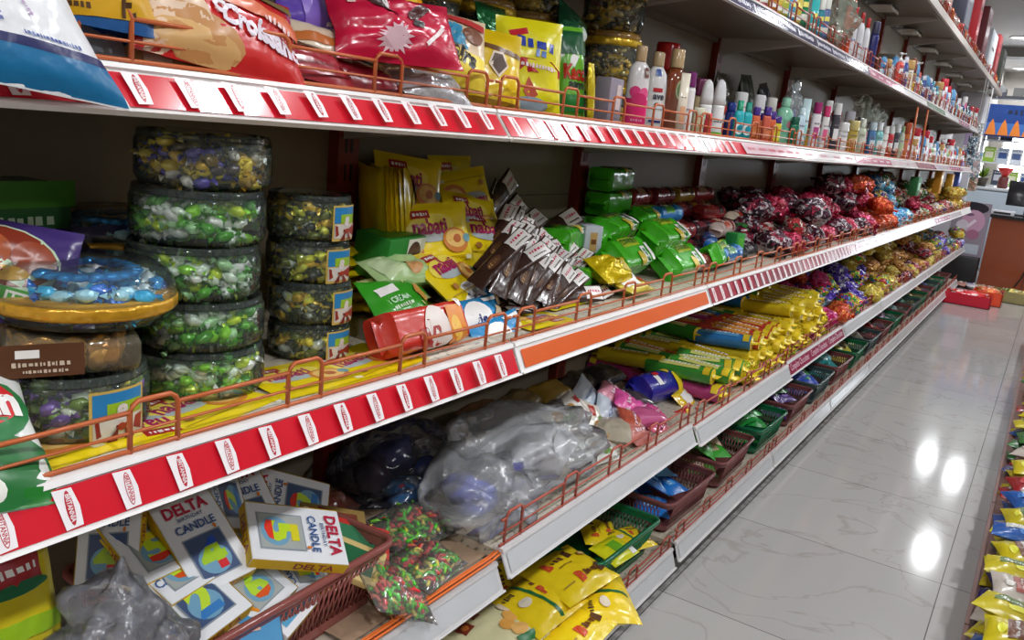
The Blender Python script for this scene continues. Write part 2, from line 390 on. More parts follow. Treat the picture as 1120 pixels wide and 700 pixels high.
def strip_items(kind, rr):
    L_ = BL-.012; w_ = L_; it = []
    LG = mat((190, 30, 50), 'ink'); WH = mat((244, 238, 240), 'ink')
    if kind in ('tag', 'tagdark', 'tagpart'):
        n = 15; base = RED if kind != 'tagdark' else mat((160, 24, 50), 'gloss')
        it.append(('rect', 0, 0, L_, .039, base))
        for i in range(n):
            x = -L_/2+.03+i*(L_-.03)/n
            if kind == 'tagpart' and i > 3: break
            it.append(('poly', [(x-.011, .0185), (x+.007, .0175), (x+.0105, 0), (x+.0095, -.0175), (x-.0065, -.0185), (x-.0085, 0)], WH))
            it.append(('ell', x+.0015, 0, .0075, .032, LG)); it.append(('ell', x+.0015, 0, .0062, .0295, WH if i % 2 else LG))
            it.append(('txt', 'BRITANNIA', x+.0017, 0, .0255, WH if i % 2 == 0 else LG, -90, .02, 1.3))
        if kind == 'tagpart':
            it.append(('rect', L_/2-.3, 0, .6, .037, mat((232, 200, 208), 'gloss')))
            for q in range(6): it.append(('scrib', L_/2-.53+q*.1, .0, .07, .012, mat((196, 70, 90), 'ink')))
    elif kind == 'orange': it.append(('rect', 0, -.001, L_-.02, .031, mat((222, 96, 36), 'gloss')))
    elif kind == 'navy':
        it.append(('rect', 0, 0, L_, .034, mat((44, 44, 84), 'gloss')))
        for q in range(4): it.append(('scrib', -.33+q*.22, .001, .17, .015, mat((225, 225, 235), 'ink'))); it.append(('ell', -.43+q*.22, .001, .014, .024, mat((235, 235, 245), 'ink')))
    elif kind == 'pink':
        it.append(('rect', 0, 0, L_, .034, mat((196, 104, 130), 'gloss')))
        for q in range(5): it.append(('scrib', -.36+q*.18, .0, .1, .012, mat((240, 220, 228), 'ink')))
    elif kind == 'choc':
        it.append(('rect', 0, 0, L_-.02, .038, mat((150, 34, 72), 'gloss')))
        for q in (-.29, 0, .29): it.append(('txt', 'Complete Chocolates', q, 0, .25, mat((232, 200, 214), 'ink'), 0, .0, 1.2))
    elif kind == 'green': it.append(('rect', 0, 0, L_, .034, mat((120, 150, 118), 'gloss'))); it.append(('scrib', 0, 0, .7, .012, mat((60, 110, 70), 'ink')))
    elif kind == 'paper':
        it.append(('rect', 0, 0, L_-.01, .036, mat((232, 226, 226), 'gloss')))
        for q in range(4): it.append(('scrib', -.33+q*.22, 0, .12, .014, mat((190, 110, 130), 'ink')))
    return it
STR = {1: ['tag', 'tag', 'tagpart', 'paper', 'pink', 'paper', 'tagdark', 'paper', 'pink', 'paper'],
       2: ['tag', 'orange', 'tagdark', 'tagdark', 'pink', None, None, 'pink', 'paper', None],
       3: [None, None, None, 'choc', None, None, None, None, None, None],
       4: [None]*10, 0: ['navy', 'navy', 'navy', 'navy', 'pink', None, 'green', None, 'pink', None], 5: [None]*10}
STN = {'tag': 'with red price strip of white logo tags', 'orange': 'with plain orange price strip', 'tagdark': 'with dark red strip of white tags', 'navy': 'with navy lettered strip',
       'pink': 'with faded pink strip', 'choc': 'with maroon lettered strip', 'green': 'with dull green strip', 'paper': 'with pale printed strip', 'tagpart': 'with half red, half pale strip', None: 'with bare white price channel'}
OFF = {(3, 0): (-.004, -.018), (3, 1): (.0, .004), (3, 2): (.008, -.004), (4, 1): (-.004, -.016)}
for t, d in TIERS.items():
    for k in range(NB+(2 if t == 5 else 0)):
        dx, dz = OFF.get((t, k), (0, 0))
        ya, yb = J0+(k-1)*BL+.003, J0+k*BL-.003; z = d['z']+dz; xf = d['x']+dx; xl = d['lip']+dx; h = d['h']
        if t == 5 and k < 1: pass
        root = empty('shelf', 'white metal %s shelf, %s bay, %s' % (TN[t], ORD[k], STN[STR[t][k] if k < NB else None]), 'shelf', 'metal shelves of the long left gondola')
        root.location = (xf, (ya+yb)/2, z)
        hl = (yb-ya)/2; xb = XB-xf
        b = MB(); b.box((xb, -hl, -.018), (-.012, hl, -.001), BOARD if t in (2, 3, 4) else UNDER)
        if t != 4:
            b.box((xb, -hl, -.035), (xb+.02, hl, -.018), UNDER); b.box((-.035, -hl, -.03), (-.015, hl, -.018), UNDER)
            for q in (-hl+.004, hl-.012): b.add([(xb, q, -.018), (-.03, q, -.018), (-.03, q, -.03), (xb, q, -.075)]+[(xb, q+.008, -.018), (-.03, q+.008, -.018), (-.03, q+.008, -.03), (xb, q+.008, -.075)], [(0,1,2,3),(7,6,5,4),(0,4,5,1),(1,5,6,2),(2,6,7,3),(3,7,4,0)], mat((190, 184, 176), 'paint'))
        b.build('board', root)
        if t == 5:
            b = MB(); b.box((-.012, -hl, -.03), (0.002, hl, .012), mat((214, 204, 196), 'paint')); b.build('front_edge', root)
            b = MB(); b.box((xb+.03, -.10, -.046), (xb+.15, .10, -.036), mat((236, 232, 224), 'paint')); b.box((xb+.145, -.10, -.06), (xb+.15, .10, -.036), mat((236, 232, 224), 'paint')); b.build('white_plate', root); continue  # plain white painted plate with a lip under the canopy board
        # price channel: sloping face with a lip above and below
        a = Vector((0, 0, 0)); c = Vector((xl-xf, 0, -h)); dr = (c-a).normalized(); nn = Vector((-dr.z, 0, dr.x))*1.0
        if nn.x < 0: nn = -nn
        prof = [a+Vector((-.014, 0, -.001)), a+Vector((-.014, 0, .004)), a+Vector((.002, 0, .004)), a+nn*.004-Vector((0, 0, .0005))+dr*.0035, a+dr*.0045, c-dr*.003, c+nn*.004-dr*.003, c+nn*.005, c-nn*.003, a-nn*.003+dr*.002]
        b = MB(); n_ = len(prof); vs = [(p.x, s_*hl, p.z) for s_ in (-1, 1) for p in prof]
        fs = [(i, n_+i, n_+(i+1) % n_, (i+1) % n_) for i in range(n_)]+[tuple(range(n_)), tuple(range(2*n_-1, n_-1, -1))]
        b.add(vs, [f[::-1] for f in fs], mat((238, 236, 234), 'paint') if t in (1, 2) else mat((206, 204, 204), 'paint'))
        b.build('price_channel', root)
        kind = STR[t][k]
        if kind:
            mid = (a+c)/2; b = MB()
            surf = lambda u, v, e: mid+Vector((0, u*hl, 0))-dr*(v*h/2)+nn*(.001+e*.6)
            deco(b, surf, hl, h/2, strip_items(kind, None)); b.build('price_strip', root)
        elif t in (3, 4):
            b = MB(); mid = (a+c)/2; surf = lambda u, v, e: mid+Vector((0, u*hl, 0))-dr*(v*h/2)+nn*(.001+e*.6)
            it = [('rect', 0, 0, 2*hl-.02, .034, mat((196, 198, 200), 'gloss'))]
            deco(b, surf, hl, h/2, it); b.build('strip_insert', root)
        if t in (2,):
            b = MB()
            if k == 0: deco(b, lambda u, v, e: Vector((u*.05-.03, v*hl, .0006+e)), .05, hl, [('rect', 0, 0, .05, 2*hl, mat((228, 222, 206), 'dirty'))]); b.build('dusty_edge', root)
# uprights, back panels, plinth
pp = bp = None
slot = mat((30, 8, 6)); postm = mat((132, 40, 24), 'paint')
for k in range(NB+1):
    y = J0+(k-1)*BL
    b = MB(); b.box((-.024, -.026, 0), (0, .026, 2.02), postm)
    zz = .12
    while zz < 1.98: b.box((-.001, -.010, zz), (.0006, -.004, zz+.03), slot); b.box((-.001, .004, zz), (.0006, .010, zz+.03), slot); zz += .05
    o = b.build('upright_post', None, 'dark red slotted steel upright at the back of the shelves, %s' % ('nearest end' if k == 0 else 'between %s and next bay' % ORD[k-1] if k < NB else 'far end'), 'shelf post', 'red slotted uprights')
    o.location = (-1.075, y, 0)
    if k < NB:
        b = MB(); b.box((-.006, .0, .02), (0, BL, 2.02), mat((140, 129, 110)))
        for q in (.62, .98, 1.35, 1.7): b.box((-.0002, 0, q), (.0012, BL, q+.003), mat((90, 82, 70)))
        o = b.build('metal_sheet', None, 'beige metal back panel behind the shelves, %s bay' % ORD[k], 'panel', 'gondola back panels'); o.location = (-1.1, y, 0)
        b = MB(); b.box((-.03, .002, .0), (0, BL-.002, .05), mat((70, 66, 64))); b.build('plinth', None, 'dark recessed kick plate under the lowest shelf, %s bay' % ORD[k], 'plinth', 'kick plates').location = (-.672, y, 0)
b = MB(); b.box((-.012, 0, 1.55), (0, 1.80, 2.0), mat((84, 56, 44))); o = b.build('metal_sheet', None, 'dark brown header panel behind the overhanging end of the topmost canopy', 'panel'); o.location = (-1.1, 9.25, 0)
# wire guards : pairs of uprights joined by arches, three rails between
def guard_mesh(m, H=.042, arches=(.045, .25, .45, .65, .855), gap=.0265, L_=BL):
    b = MB(); r = .0025
    y0, y1 = -L_/2+.004, L_/2-.004
    tops = []
    for c in arches:
        y = c-L_/2; a, d = y-gap, y+gap
        H2 = H+.010
        pts = [(0, a, 0), (0, a, H2-.010), (0, a+.003, H2-.004), (0, a+.009, H2), (0, d-.009, H2), (0, d-.003, H2-.004), (0, d, H2-.010), (0, d, 0)]
        b.tube(pts, r*1.1, m, 6)
        tops.append((a, d))
    ys = [y0]+[q for p in tops for q in p]+[y1]
    for i in range(0, len(ys), 2):
        a, d = ys[i], ys[i+1]
        if d-a < .004: continue
        b.tube([(0, a, H), (0, d, H)], r, m, 6)
    b.tube([(0, y0, .003), (0, y1, .003)], r, m, 6); b.tube([(0, y0, H*.5), (0, y1, H*.5)], r*.7, m, 5)
    return b
gp = {}
for t, H in ((1, .042), (2, .042), (3, .05), (4, .032), (0, .05), (5, .06)):
    d = TIERS[t]
    for k in range(NB):
        if t == 3 and k == 0: continue
        if t not in gp:
            o = guard_mesh(WIRE if t in (1, 2) else WIRE2, H).build('wire_guard'); gp[t] = o
        else: o = clone(gp[t])
        tag(o, 'orange wire guard rail along the %s shelf, %s bay' % (TN[t], ORD[k]), 'shelf guard', 'orange wire guards')
        dx, dz = OFF.get((t, k), (0, 0))
        o.location = (d['x']-.006+dx, J0+(k-.5)*BL, d['z']+dz+.004)
        if t == 2 and k == 0: pass
# fallen guard lying on the nearest knee-height shelf
b = MB()
for i, (dx, dz) in enumerate(((0, 0), (.008, .004), (.013, .001))):
    b.tube([(dx, -.55, dz), (dx+.002, -.1, dz+.001), (dx, .30, dz), (dx-.002, .36, dz+.006)], .0022, mat((230, 112, 40), 'paint'), 6)
o = b.build('wire_guard', None, 'bright orange wire guard lying flat on the nearest knee-height shelf edge', 'shelf guard'); o.location = (-.69, .82, .428)
# ================================================================== PRODUCTS
INK = lambda r, g, b: mat((r, g, b), 'ink')
WR = lambda r, g, b: mat((r, g, b), 'wrap')
FO = lambda r, g, b: mat((r, g, b), 'foil')
TXW = INK(245, 243, 240); TXB = INK(30, 40, 110); TXK = INK(25, 22, 22); TXR = INK(200, 20, 40)
def wrapped_candy(mb, T, m, s=1.0, rnd=random):
    bm = bmesh.new(); bmesh.ops.create_icosphere(bm, subdivisions=1, radius=1)
    vs = [(v.co.x*.012*s, v.co.y*.009*s, v.co.z*.007*s) for v in bm.verts]; fs = [[v.index for v in f.verts] for f in bm.faces]; bm.free()
    mb.add(vs, fs, m, T, True)
    for sg in (-1, 1):
        n = 5; vs = [(sg*.010*s, 0, 0)]+[(sg*.017*s, (-.006+.012*i/(n-1))*s, (.003 if i % 2 else -.003)*s) for i in range(n)]
        mb.add(vs, [(0, 1+i, 2+i) for i in range(n-1)], m, T)
def candies(R, H, cols, n, seed, parent, zlo=.004, inner=.55, s=1.0):
    rnd = random.Random(seed); b = MB()
    for i in range(n):
        a = rnd.uniform(0, 2*PI); z = rnd.uniform(zlo, H); rr = (R-.0135*s)*(rnd.uniform(inner, 1) if z < H*.75 else rnd.uniform(.1, 1))
        T = Matrix.Translation((rr*math.cos(a), rr*math.sin(a), z)) @ Matrix.Rotation(a+PI/2+rnd.uniform(-.8, .8), 4, 'Z') @ Matrix.Rotation(rnd.uniform(-1.2, 1.2), 4, 'X') @ Matrix.Rotation(rnd.uniform(-.6, .6), 4, 'Y')
        wrapped_candy(b, T, cols[rnd.randrange(len(cols))], s*rnd.uniform(.85, 1.15))
    b.lathe([(R*.3, zlo), (R*.55, zlo+.002), (R*.5, H*.75), (R*.2, H*.8)], cols[0], 16)
    return b.build('candies', parent, kind='stuff')
def jar(R, H, cols, n, seed, label, cat='jar', group=None, bow=None, s=1.0):
    root = empty('candy_jar', label, cat, group)
    b = MB(); b.lathe([(R*.84, 0), (R*.95, .003), (R, .010), (R, H*.45), (R*.995, H*.78), (R*.97, H*.86), (R*.93, H*.88)], PET, 40); b.build('jar_body', root)
    b = MB(); b.lathe([(R*.96, H*.87), (R*.965, H*.9), (R*.955, H*.985), (R*.93, H), (R*.87, H*.99), (R*.85, H*.95), (R*.2, H*.945)], PET, 40); b.build('lid', root)
    candies(R, H*.86, cols, int(n*1.5), seed, root, s=s)
    if bow is not None:
        b = MB(); hw = .40; RR = R*1.012
        surf = lambda u, v, e: Vector(((RR+e)*math.cos(bow+u*hw), (RR+e)*math.sin(bow+u*hw), H*.42+v*H*.40))
        w_ = RR*hw; h_ = H*.43
        G1, G2 = INK(40, 130, 190), INK(150, 190, 40)
        deco(b, surf, w_, h_, [('rect', 0, 0, 2*w_, 2*h_, INK(206, 176, 90)), ('rect', 0, h_*.45, 1.8*w_, h_*.9, G1), ('rect', w_*.2, h_*.25, 1.3*w_, h_*.5, G2),
             ('rect', 0, -h_*.45, 1.8*w_, h_*.8, INK(205, 200, 190)), ('txt', '8', w_*.05, h_*.12, w_*.42, INK(225, 215, 210), -10, .06),
             ('poly', [(0, -h_*.40), (-w_*.85, -h_*.10), (-w_*.8, -h_*.75)], INK(140, 40, 26)), ('poly', [(0, -h_*.40), (w_*.8, -h_*.75), (w_*.85, -h_*.10)], INK(150, 46, 28)),
             ('poly', [(-w_*.1, -h_*.4), (-w_*.5, -h_*.95), (-w_*.15, -h_*.95)], INK(120, 34, 24)), ('poly', [(w_*.1, -h_*.4), (w_*.15, -h_*.95), (w_*.5, -h_*.95)], INK(120, 34, 24)),
             ('ell', 0, -h_*.42, w_*.3, h_*.3, INK(170, 60, 34))])
        b.build('gift_label', root)
    return root
CA = lambda r, g, b: mat((r, g, b), 'candy')
GREEN = [CA(90, 190, 40), CA(140, 220, 40), CA(225, 250, 225), CA(170, 225, 160), CA(240, 255, 240), CA(70, 160, 40), CA(200, 230, 40)]
GOLDP = [CA(200, 160, 30), CA(250, 220, 60), CA(80, 64, 170), CA(235, 235, 225), CA(110, 84, 30), CA(70, 56, 60), CA(225, 200, 50)]
MIXD = [CA(110, 120, 40), CA(250, 226, 60), CA(200, 210, 200), CA(60, 66, 50), CA(220, 225, 60), CA(60, 60, 56), CA(240, 200, 60)]
BLUEC = [CA(20, 160, 240), CA(40, 190, 255), CA(170, 225, 250), CA(20, 110, 215), CA(225, 248, 255)]
SH2 = .80
# --- stack of five wide jars
bz = SH2+.001; cx, cy, R = -.835, .640, .076
for i, (H, cols, lab) in enumerate([(.060, GREEN, 'wide clear jar of green wrapped sweets at the bottom of the stack of five'), (.058, GREEN, 'wide clear jar of green wrapped sweets, second from the bottom of the stack of five'),
        (.062, GREEN, 'wide clear jar of green wrapped sweets in the middle of the stack of five'), (.062, GREEN, 'wide clear jar of green wrapped sweets, right under the gold and purple jar'),
        (.060, GOLDP, 'clear jar of gold and purple sweets on top of the stack of five')]):
    o = jar(R, H, cols, 120, 10+i, lab, 'jar', 'clear round sweet jars'); o.location = (cx+.002*(i % 2), cy+[.006, .002, -.004, 0, .008][i], bz); o.rotation_euler.z = i*1.3; bz += H+.0006
bz = SH2+.001
for i, (H, cols) in enumerate([(.052, MIXD), (.058, MIXD), (.058, MIXD), (.060, MIXD)]):
    o = jar(.058, H, cols, 80, 30+i, 'clear jar with red bow label and dark gold sweets, %s of four' % ['lowest', 'second from bottom', 'second from top', 'topmost'][i], 'jar', 'clear round sweet jars', bow=.05+.12*(i % 2))
    o.location = (-.865+.003*(i % 2), .855-.004*i, bz); bz += H+.0006
# --- left group : clear jar, gold coin box, blue jar
o = jar(.074, .068, [CA(240, 220, 60), CA(120, 80, 170), CA(220, 230, 210), CA(110, 140, 50)], 110, 50, 'clear jar of yellow and purple sweets under the gold coin box', 'jar', 'clear round sweet jars', bow=.05); o.location = (-.815, .475, SH2+.001)
z = SH2+.070
g = empty('coin_box', 'clear box of gold foil chocolate coins with a brown label, under the blue jar', 'box')
b = MB(); b.box((-.062, -.062, 0), (.062, .062, .040), film((240, 225, 190), .12, .08, .3), bev=.012); b.build('clear_tray', g)
b = MB()
for i in range(13):
    for zz in (.012, .027):
        a = 2*PI*i/13; T = Matrix.Translation((.05*math.cos(a), .05*math.sin(a), zz)) @ Matrix.Rotation(a, 4, 'Z') @ Matrix.Rotation(PI/2+.25, 4, 'Y')
        b.lathe([(.0, -.002), (.012, -.002), (.0125, 0), (.012, .002), (0, .002)], FO(214, 160, 70), 16, T)
b.box((-.045, -.045, .003), (.045, .045, .034), FO(190, 130, 50), bev=.01); b.build('gold_coins', g, kind='stuff')
b = MB(); b.box((.0632, -.063, .004), (.064, .008, .036), INK(92, 56, 34)); b.box((-.01, -.0645, .004), (.0632, -.0635, .036), INK(92, 56, 34))
deco(b, lambda u, v, e: Vector((.064+e-.0004, -.028+u*.035, .02+v*.016)), .035, .016, [('rect', -.012, .007, .02, .008, TXW), ('scrib', 0, -.003, .05, .005, INK(210, 190, 170)), ('scrib', .004, -.010, .04, .004, INK(210, 190, 170))]); b.build('paper_label', g)
g.location = (-.815, .470, z); g.rotation_euler.z = math.radians(-24)
z += .041
g = empty('candy_jar', 'wide clear jar of bright blue sweets with a gold tinsel band, on the coin box', 'jar', 'clear round sweet jars')
R, H = .088, .062
b = MB(); b.lathe([(R*.62, 0), (R*.9, .006), (R*.99, .018), (R, .030), (R*.98, .044), (R*.90, .054), (R*.75, H), (R*.3, H)], PET, 44); b.build('jar_body', g)
b = MB(); b.lathe([(R*.985, .0165), (R*1.012, .020), (R*1.012, .027), (R*1.0, .0305)], FO(214, 160, 40), 44); b.build('tinsel_band', g)
b = MB()
for i in range(20):
    a = 2*PI*i/20; T = Matrix.Translation((R*.5*math.cos(a), R*.5*math.sin(a), H-.010)) @ Matrix.Rotation(a, 4, 'Z')
    b.blob((0, 0, 0), (.012, .011, .005), FO(30, 140, 215), T, .3, 3, i, 1)
b.build('candy_ring', g)
candies(R, H*.66, BLUEC, 130, 55, g, zlo=.014)
g.location = (-.815, .490, z)
g2 = clone(g, 'dim clear jar of blue sweets in the shade at the back, beside the purple packets'); g2.location = (-.985, .640, SH2+.135)
# it stands on a dark carton
g = MB(); carton(g, .17, .16, .13, mat((60, 60, 70), 'card'), front=[('scrib', 0, 0, .1, .02, INK(90, 90, 100))]); o = g.build('carton', None, 'dark carton at the back holding up the dim blue jar', 'carton'); o.location = (-.985, .640, SH2+.067)
# green long box far left, purple packets, cookie packet
b = MB(); carton(b, .20, .09, .06, mat((34, 92, 40), 'card'), top=[('rect', 0, 0, .18, .05, INK(26, 70, 32))], front=[('rect', 0, .02, .21, .03, INK(70, 130, 40)), ('scrib', 0, -.01, .16, .012, INK(190, 210, 180))])
o = b.build('carton', None, 'dark green carton at the far left, back of the jar-height shelf', 'carton'); place(o, (-1.0, .46, SH2+.200), 0, 4)
b = MB(); carton(b, .20, .10, .164, mat((44, 60, 46), 'card')); o = b.build('carton', None, 'dull dark carton under the green carton at the far left back', 'carton'); place(o, (-1.02, .44, SH2+.083), 0, 0)
def purple_packet(label):
    b = MB(); pouch(b, .17, .13, .035, WR(58, 36, 110), 3, [('rect', .0, .030, .13, .035, INK(44, 28, 30)), ('scrib', 0, .030, .11, .014, INK(150, 120, 60)), ('scrib', 0, -.03, .09, .012, INK(210, 200, 230)), ('rect', .07, -.048, .012, .012, TXW), ('ell', .07, -.048, .006, .006, INK(30, 120, 60))])
    return b.build('cookie_packet', None, label, 'packet', 'purple cookie packets')
o = purple_packet('dark purple packet with a small white square, behind the blue jar'); place(o, (-.925, .590, SH2+.125), 62, -18, 8)
o = purple_packet('dark purple packet leaning at the back behind the cookie picture packet'); place(o, (-.955, .505, SH2+.135), 66, -10, -14)
b = MB(); pouch(b, .17, .13, .04, WR(70, 50, 120), 5, [('ell', .0, .012, .13, .085, INK(200, 220, 190), -10), ('ell', .0, .014, .12, .076, INK(140, 50, 26), -10), ('ell', -.02, .02, .05, .045, INK(180, 90, 50)), ('ell', .03, .015, .05, .045, INK(160, 70, 40)), ('ell', .0, -.008, .06, .02, INK(220, 170, 60)),
    ('rect', .01, -.038, .16, .024, INK(60, 160, 40), -6), ('txt', 'BUTTER', .02, -.038, .07, TXW, -6, .03)])
o = b.build('cookie_packet', None, 'purple cookie packet with reddish cookie picture and green band, far left', 'packet'); place(o, atx(2, 296, -.845), 62, -20, -12, s=.8)
for q in range(3):
    b = MB(); pouch(b, .17, .12, .03, WR(60, 44, 110) if q < 2 else WR(190, 150, 40), 8+q, []); o = b.build('cookie_packet', None, 'yellow packet lying under the purple packets, far left' if q == 2 else ('purple packet lying flat %s in the far left stack' % ['lowest', 'second'][q]), 'packet'); place(o, (-.935, .44, SH2+.014+.030*q), 0, 5*q)
# white and green pouch standing at the rail, far left
b = MB(); pouch(b, .13, .15, .035, WR(232, 236, 232), 9, [('rect', 0, -.075, .13, .03, INK(30, 120, 40)), ('ell', .0, -.045, .14, .07, INK(30, 110, 50), 10), ('ell', .0, .02, .12, .075, INK(30, 120, 60)), ('ell', .0, .025, .10, .055, INK(210, 30, 40)), ('txt', 'in', .035, .025, .03, TXW, 0, .05), ('ell', -.01, -.06, .05, .03, INK(235, 235, 225))])
o = b.build('pouch', None, 'white and green pouch with a red oval, standing at the rail on the far left', 'pouch'); place(o, (-.742, .335, SH2+.042), 42, 10, -14)
# --- nabati packets
def nabati():
    b = MB(); pouch(b, .118, .092, .022, WR(242, 214, 10), 1, [('ell', -.012, .012, .08, .036, INK(246, 226, 90), 6), ('ell', -.012, .0, .06, .016, INK(180, 190, 190)), ('rect', -.026, .030, .030, .011, INK(170, 30, 30)), ('scrib', -.026, .030, .024, .005, TXW),
        ('txt', 'nabati', -.014, .013, .056, INK(170, 20, 90), 0, .03, 1.25), ('ell', .026, -.008, .046, .034, INK(214, 130, 50), -10), ('ell', .026, -.006, .036, .024, INK(240, 196, 110), -10), ('ell', .028, -.006, .014, .012, INK(190, 100, 40)),
        ('ell', .046, -.006, .014, .012, INK(110, 160, 170)), ('ell', -.036, -.020, .010, .010, INK(190, 130, 60)), ('rect', 0, -.030, .10, .0016, INK(190, 160, 10)), ('rect', .044, -.032, .010, .006, INK(236, 230, 180))])
    return b.build('wafer_packet', None, 'x', 'packet', 'yellow wafer packets')
N0 = nabati(); used = [0]
def nb(label, loc, *a, **k):
    o = N0 if not used[0] else clone(N0); used[0] = 1; o['label'] = label; k['s'] = k.get('s', 1)*1.3; place(o, loc, *a, **k); return o
nb('yellow wafer packet, tallest one at the back against the panel', atx(447, 207, -1.03), 76, -12, -6, s=1.05)
nb('yellow wafer packet partly hidden behind the tallest one', atx(494, 204, -1.055), 80, 4, 0, s=1.05)
nb('yellow wafer packet tilted clockwise, back row right of the tallest one', atx(507, 218, -1.01), 70, -14, 190, s=1.0)
nb('yellow wafer packet facing out squarely in the middle of the yellow group', atx(476, 259, -.945), 70, -18, 4, s=1.05)
nb('yellow wafer packet leaning back behind the rightmost one', atx(517, 243, -.97), 60, -6, -8, s=1.0)
nb('yellow wafer packet lying nearly flat, rightmost of the yellow group', atx(540, 265, -.92), 42, -20, -10, s=1.08)
nb('yellow wafer packet lying at the foot of the yellow group above the red packet', atx(493, 303, -.885), 35, 10, 3, s=1.1)
for q in range(6): nb('yellow wafer packet lying flat in the hidden stack under the yellow group', (-.985, 1.16, SH2+.012+.0165*q), 0, q*5-12, 180*(q % 2))
for q in range(6): nb('yellow wafer packet lying flat in the stack below the tallest yellow packets', (-1.03, 1.045, SH2+.012+.0195*q), 0, q*7-12, 180*(q % 2))
for q in range(5): nb('yellow wafer packet standing on edge, stacked at the left of the yellow group', atx(408+q*9, 232, -1.02+.004*q), 84, 62-6*q, 90, s=1.1)
for q, (px, py, sp) in enumerate([(235, 452, 12), (345, 418, -6), (150, 480, 170), (405, 398, 8), (60, 520, 5), (600, 330, 0), (590, 352, 175)]):
    P_ = at(px, py, SH2); nb('yellow wafer packet lying flat on the shelf %s' % ['under the tall stack of five jars', 'under the stack of four jars', 'under the clear jar left of the stack', 'between the small jars and the red packet', 'by the rail at the far left', 'behind the rail just right of the joint', 'against the rail right of the joint'][q], (min(P_.x, -.775), P_.y, SH2+.0025), 0, 0, sp, s=1.25).scale = (1.3, 1.3, .16)
# --- green, mint and red biscuit packets
b = MB(); carton(b, .115, .07, .075, mat((30, 130, 40), 'card'), top=[('rect', 0, 0, .1, .05, INK(40, 140, 40))], front=[('rect', .028, 0, .055, .07, INK(226, 230, 215)), ('ell', .024, .004, .044, .052, INK(80, 50, 46)), ('rect', -.03, -.02, .04, .012, INK(210, 190, 120)), ('rect', .05, 0, .012, .07, INK(200, 205, 190))])
o = b.build('biscuit_carton', None, 'green and white carton with a dark chocolate picture beside the yellow packets', 'carton'); place(o, atx(425, 277, -.965), 8, 8, 0)
def bag(label, w, h, t, col, items, seed, cat='packet', group=None, ends='y', kind='wrap', name='biscuit_packet', wr=.07, n=14):
    b = MB(); pouch(b, w, h, t, mat(col, kind), seed, items, ends=ends, wr=wr, n=n); return b.build(name, None, label, cat, group)
o = bag('pale mint green crumpled packet lying beside the yellow wafer packets', .16, .075, .045, (176, 206, 140), [('ell', .01, -.01, .05, .03, INK(206, 150, 90)), ('rect', -.05, 0, .04, .05, INK(200, 220, 170), 10)], 21, ends='x', wr=.12); place(o, atx(438, 297, -.91), 25, 6, -4)
o = bag('bright green biscuit packet with white lettering and biscuit picture, on the red packet', .15, .10, .045, (50, 160, 30), [('rect', -.035, .020, .045, .016, TXW, 8), ('txt', 'CREAM', -.02, .0, .05, INK(200, 240, 200), 8, .03), ('scrib', -.02, -.014, .05, .008, INK(210, 240, 200), 8), ('poly', [(.03, -.02), (.07, -.02), (.07, .045), (.02, .04)], INK(238, 224, 160)), ('ell', .045, .01, .03, .04, INK(205, 150, 70)), ('rect', .0, -.04, .14, .012, INK(150, 110, 80))], 22, ends='x'); place(o, atx(437, 334, -.845), 42, 8, -6)
o = bag('light green and cream packet with a biscuit picture behind the bright green one', .13, .08, .035, (220, 224, 150), [('ell', -.01, .0, .07, .04, INK(214, 160, 80)), ('rect', .05, 0, .025, .07, INK(70, 160, 40))], 23, ends='x'); place(o, atx(432, 317, -.90), 25, 10, 0)
b = MB(); loaf(b, .155, .055, .052, WR(196, 44, 30), [('ell', .008, -.006, .058, .04, INK(226, 214, 206)), ('txt', 'cakr', -.012, -.006, .048, INK(160, 30, 24), 0, .05), ('rect', .052, -.004, .036, .03, INK(230, 140, 50)), ('ell', .048, -.006, .02, .02, INK(240, 190, 80)), ('txt', '8', .067, .016, .010, TXW, 0, .05)], p=6, seed=3)
o = b.build('biscuit_packet', None, 'red and orange biscuit packet standing behind the rail near the joint', 'packet'); place(o, (-.768, .985, SH2+.034), 62, 4, -2, s=1.15)
for q, (px, py, x, yw, tl, lab) in enumerate([(520, 330, -.845, 8, 50, 'sky blue and white biscuit packet behind the row at the joint'), (524, 352, -.80, 4, 60, 'sky blue and white biscuit packet right of the red one'), (545, 345, -.86, 12, 45, 'sky blue biscuit packet tucked under the dark bars'), (548, 373, -.76, 0, 62, 'blue and white biscuit packet lowest beside the shelf joint')]):
    o = bag(lab, .13, .075, .035, (30, 140, 200), [('ell', -.02, .004, .06, .055, TXW), ('txt', 'kis', -.02, .0, .03, TXB, 0, .04), ('ell', .035, .0, .035, .035, INK(226, 200, 160)), ('rect', -.0, -.028, .12, .008, INK(240, 246, 250)), ('rect', .03, .03, .05, .006, TXW)], 30+q, ends='x', group='blue biscuit packets'); place(o, atx(px, py, x), tl, yw, q*3-4, s=1.2)
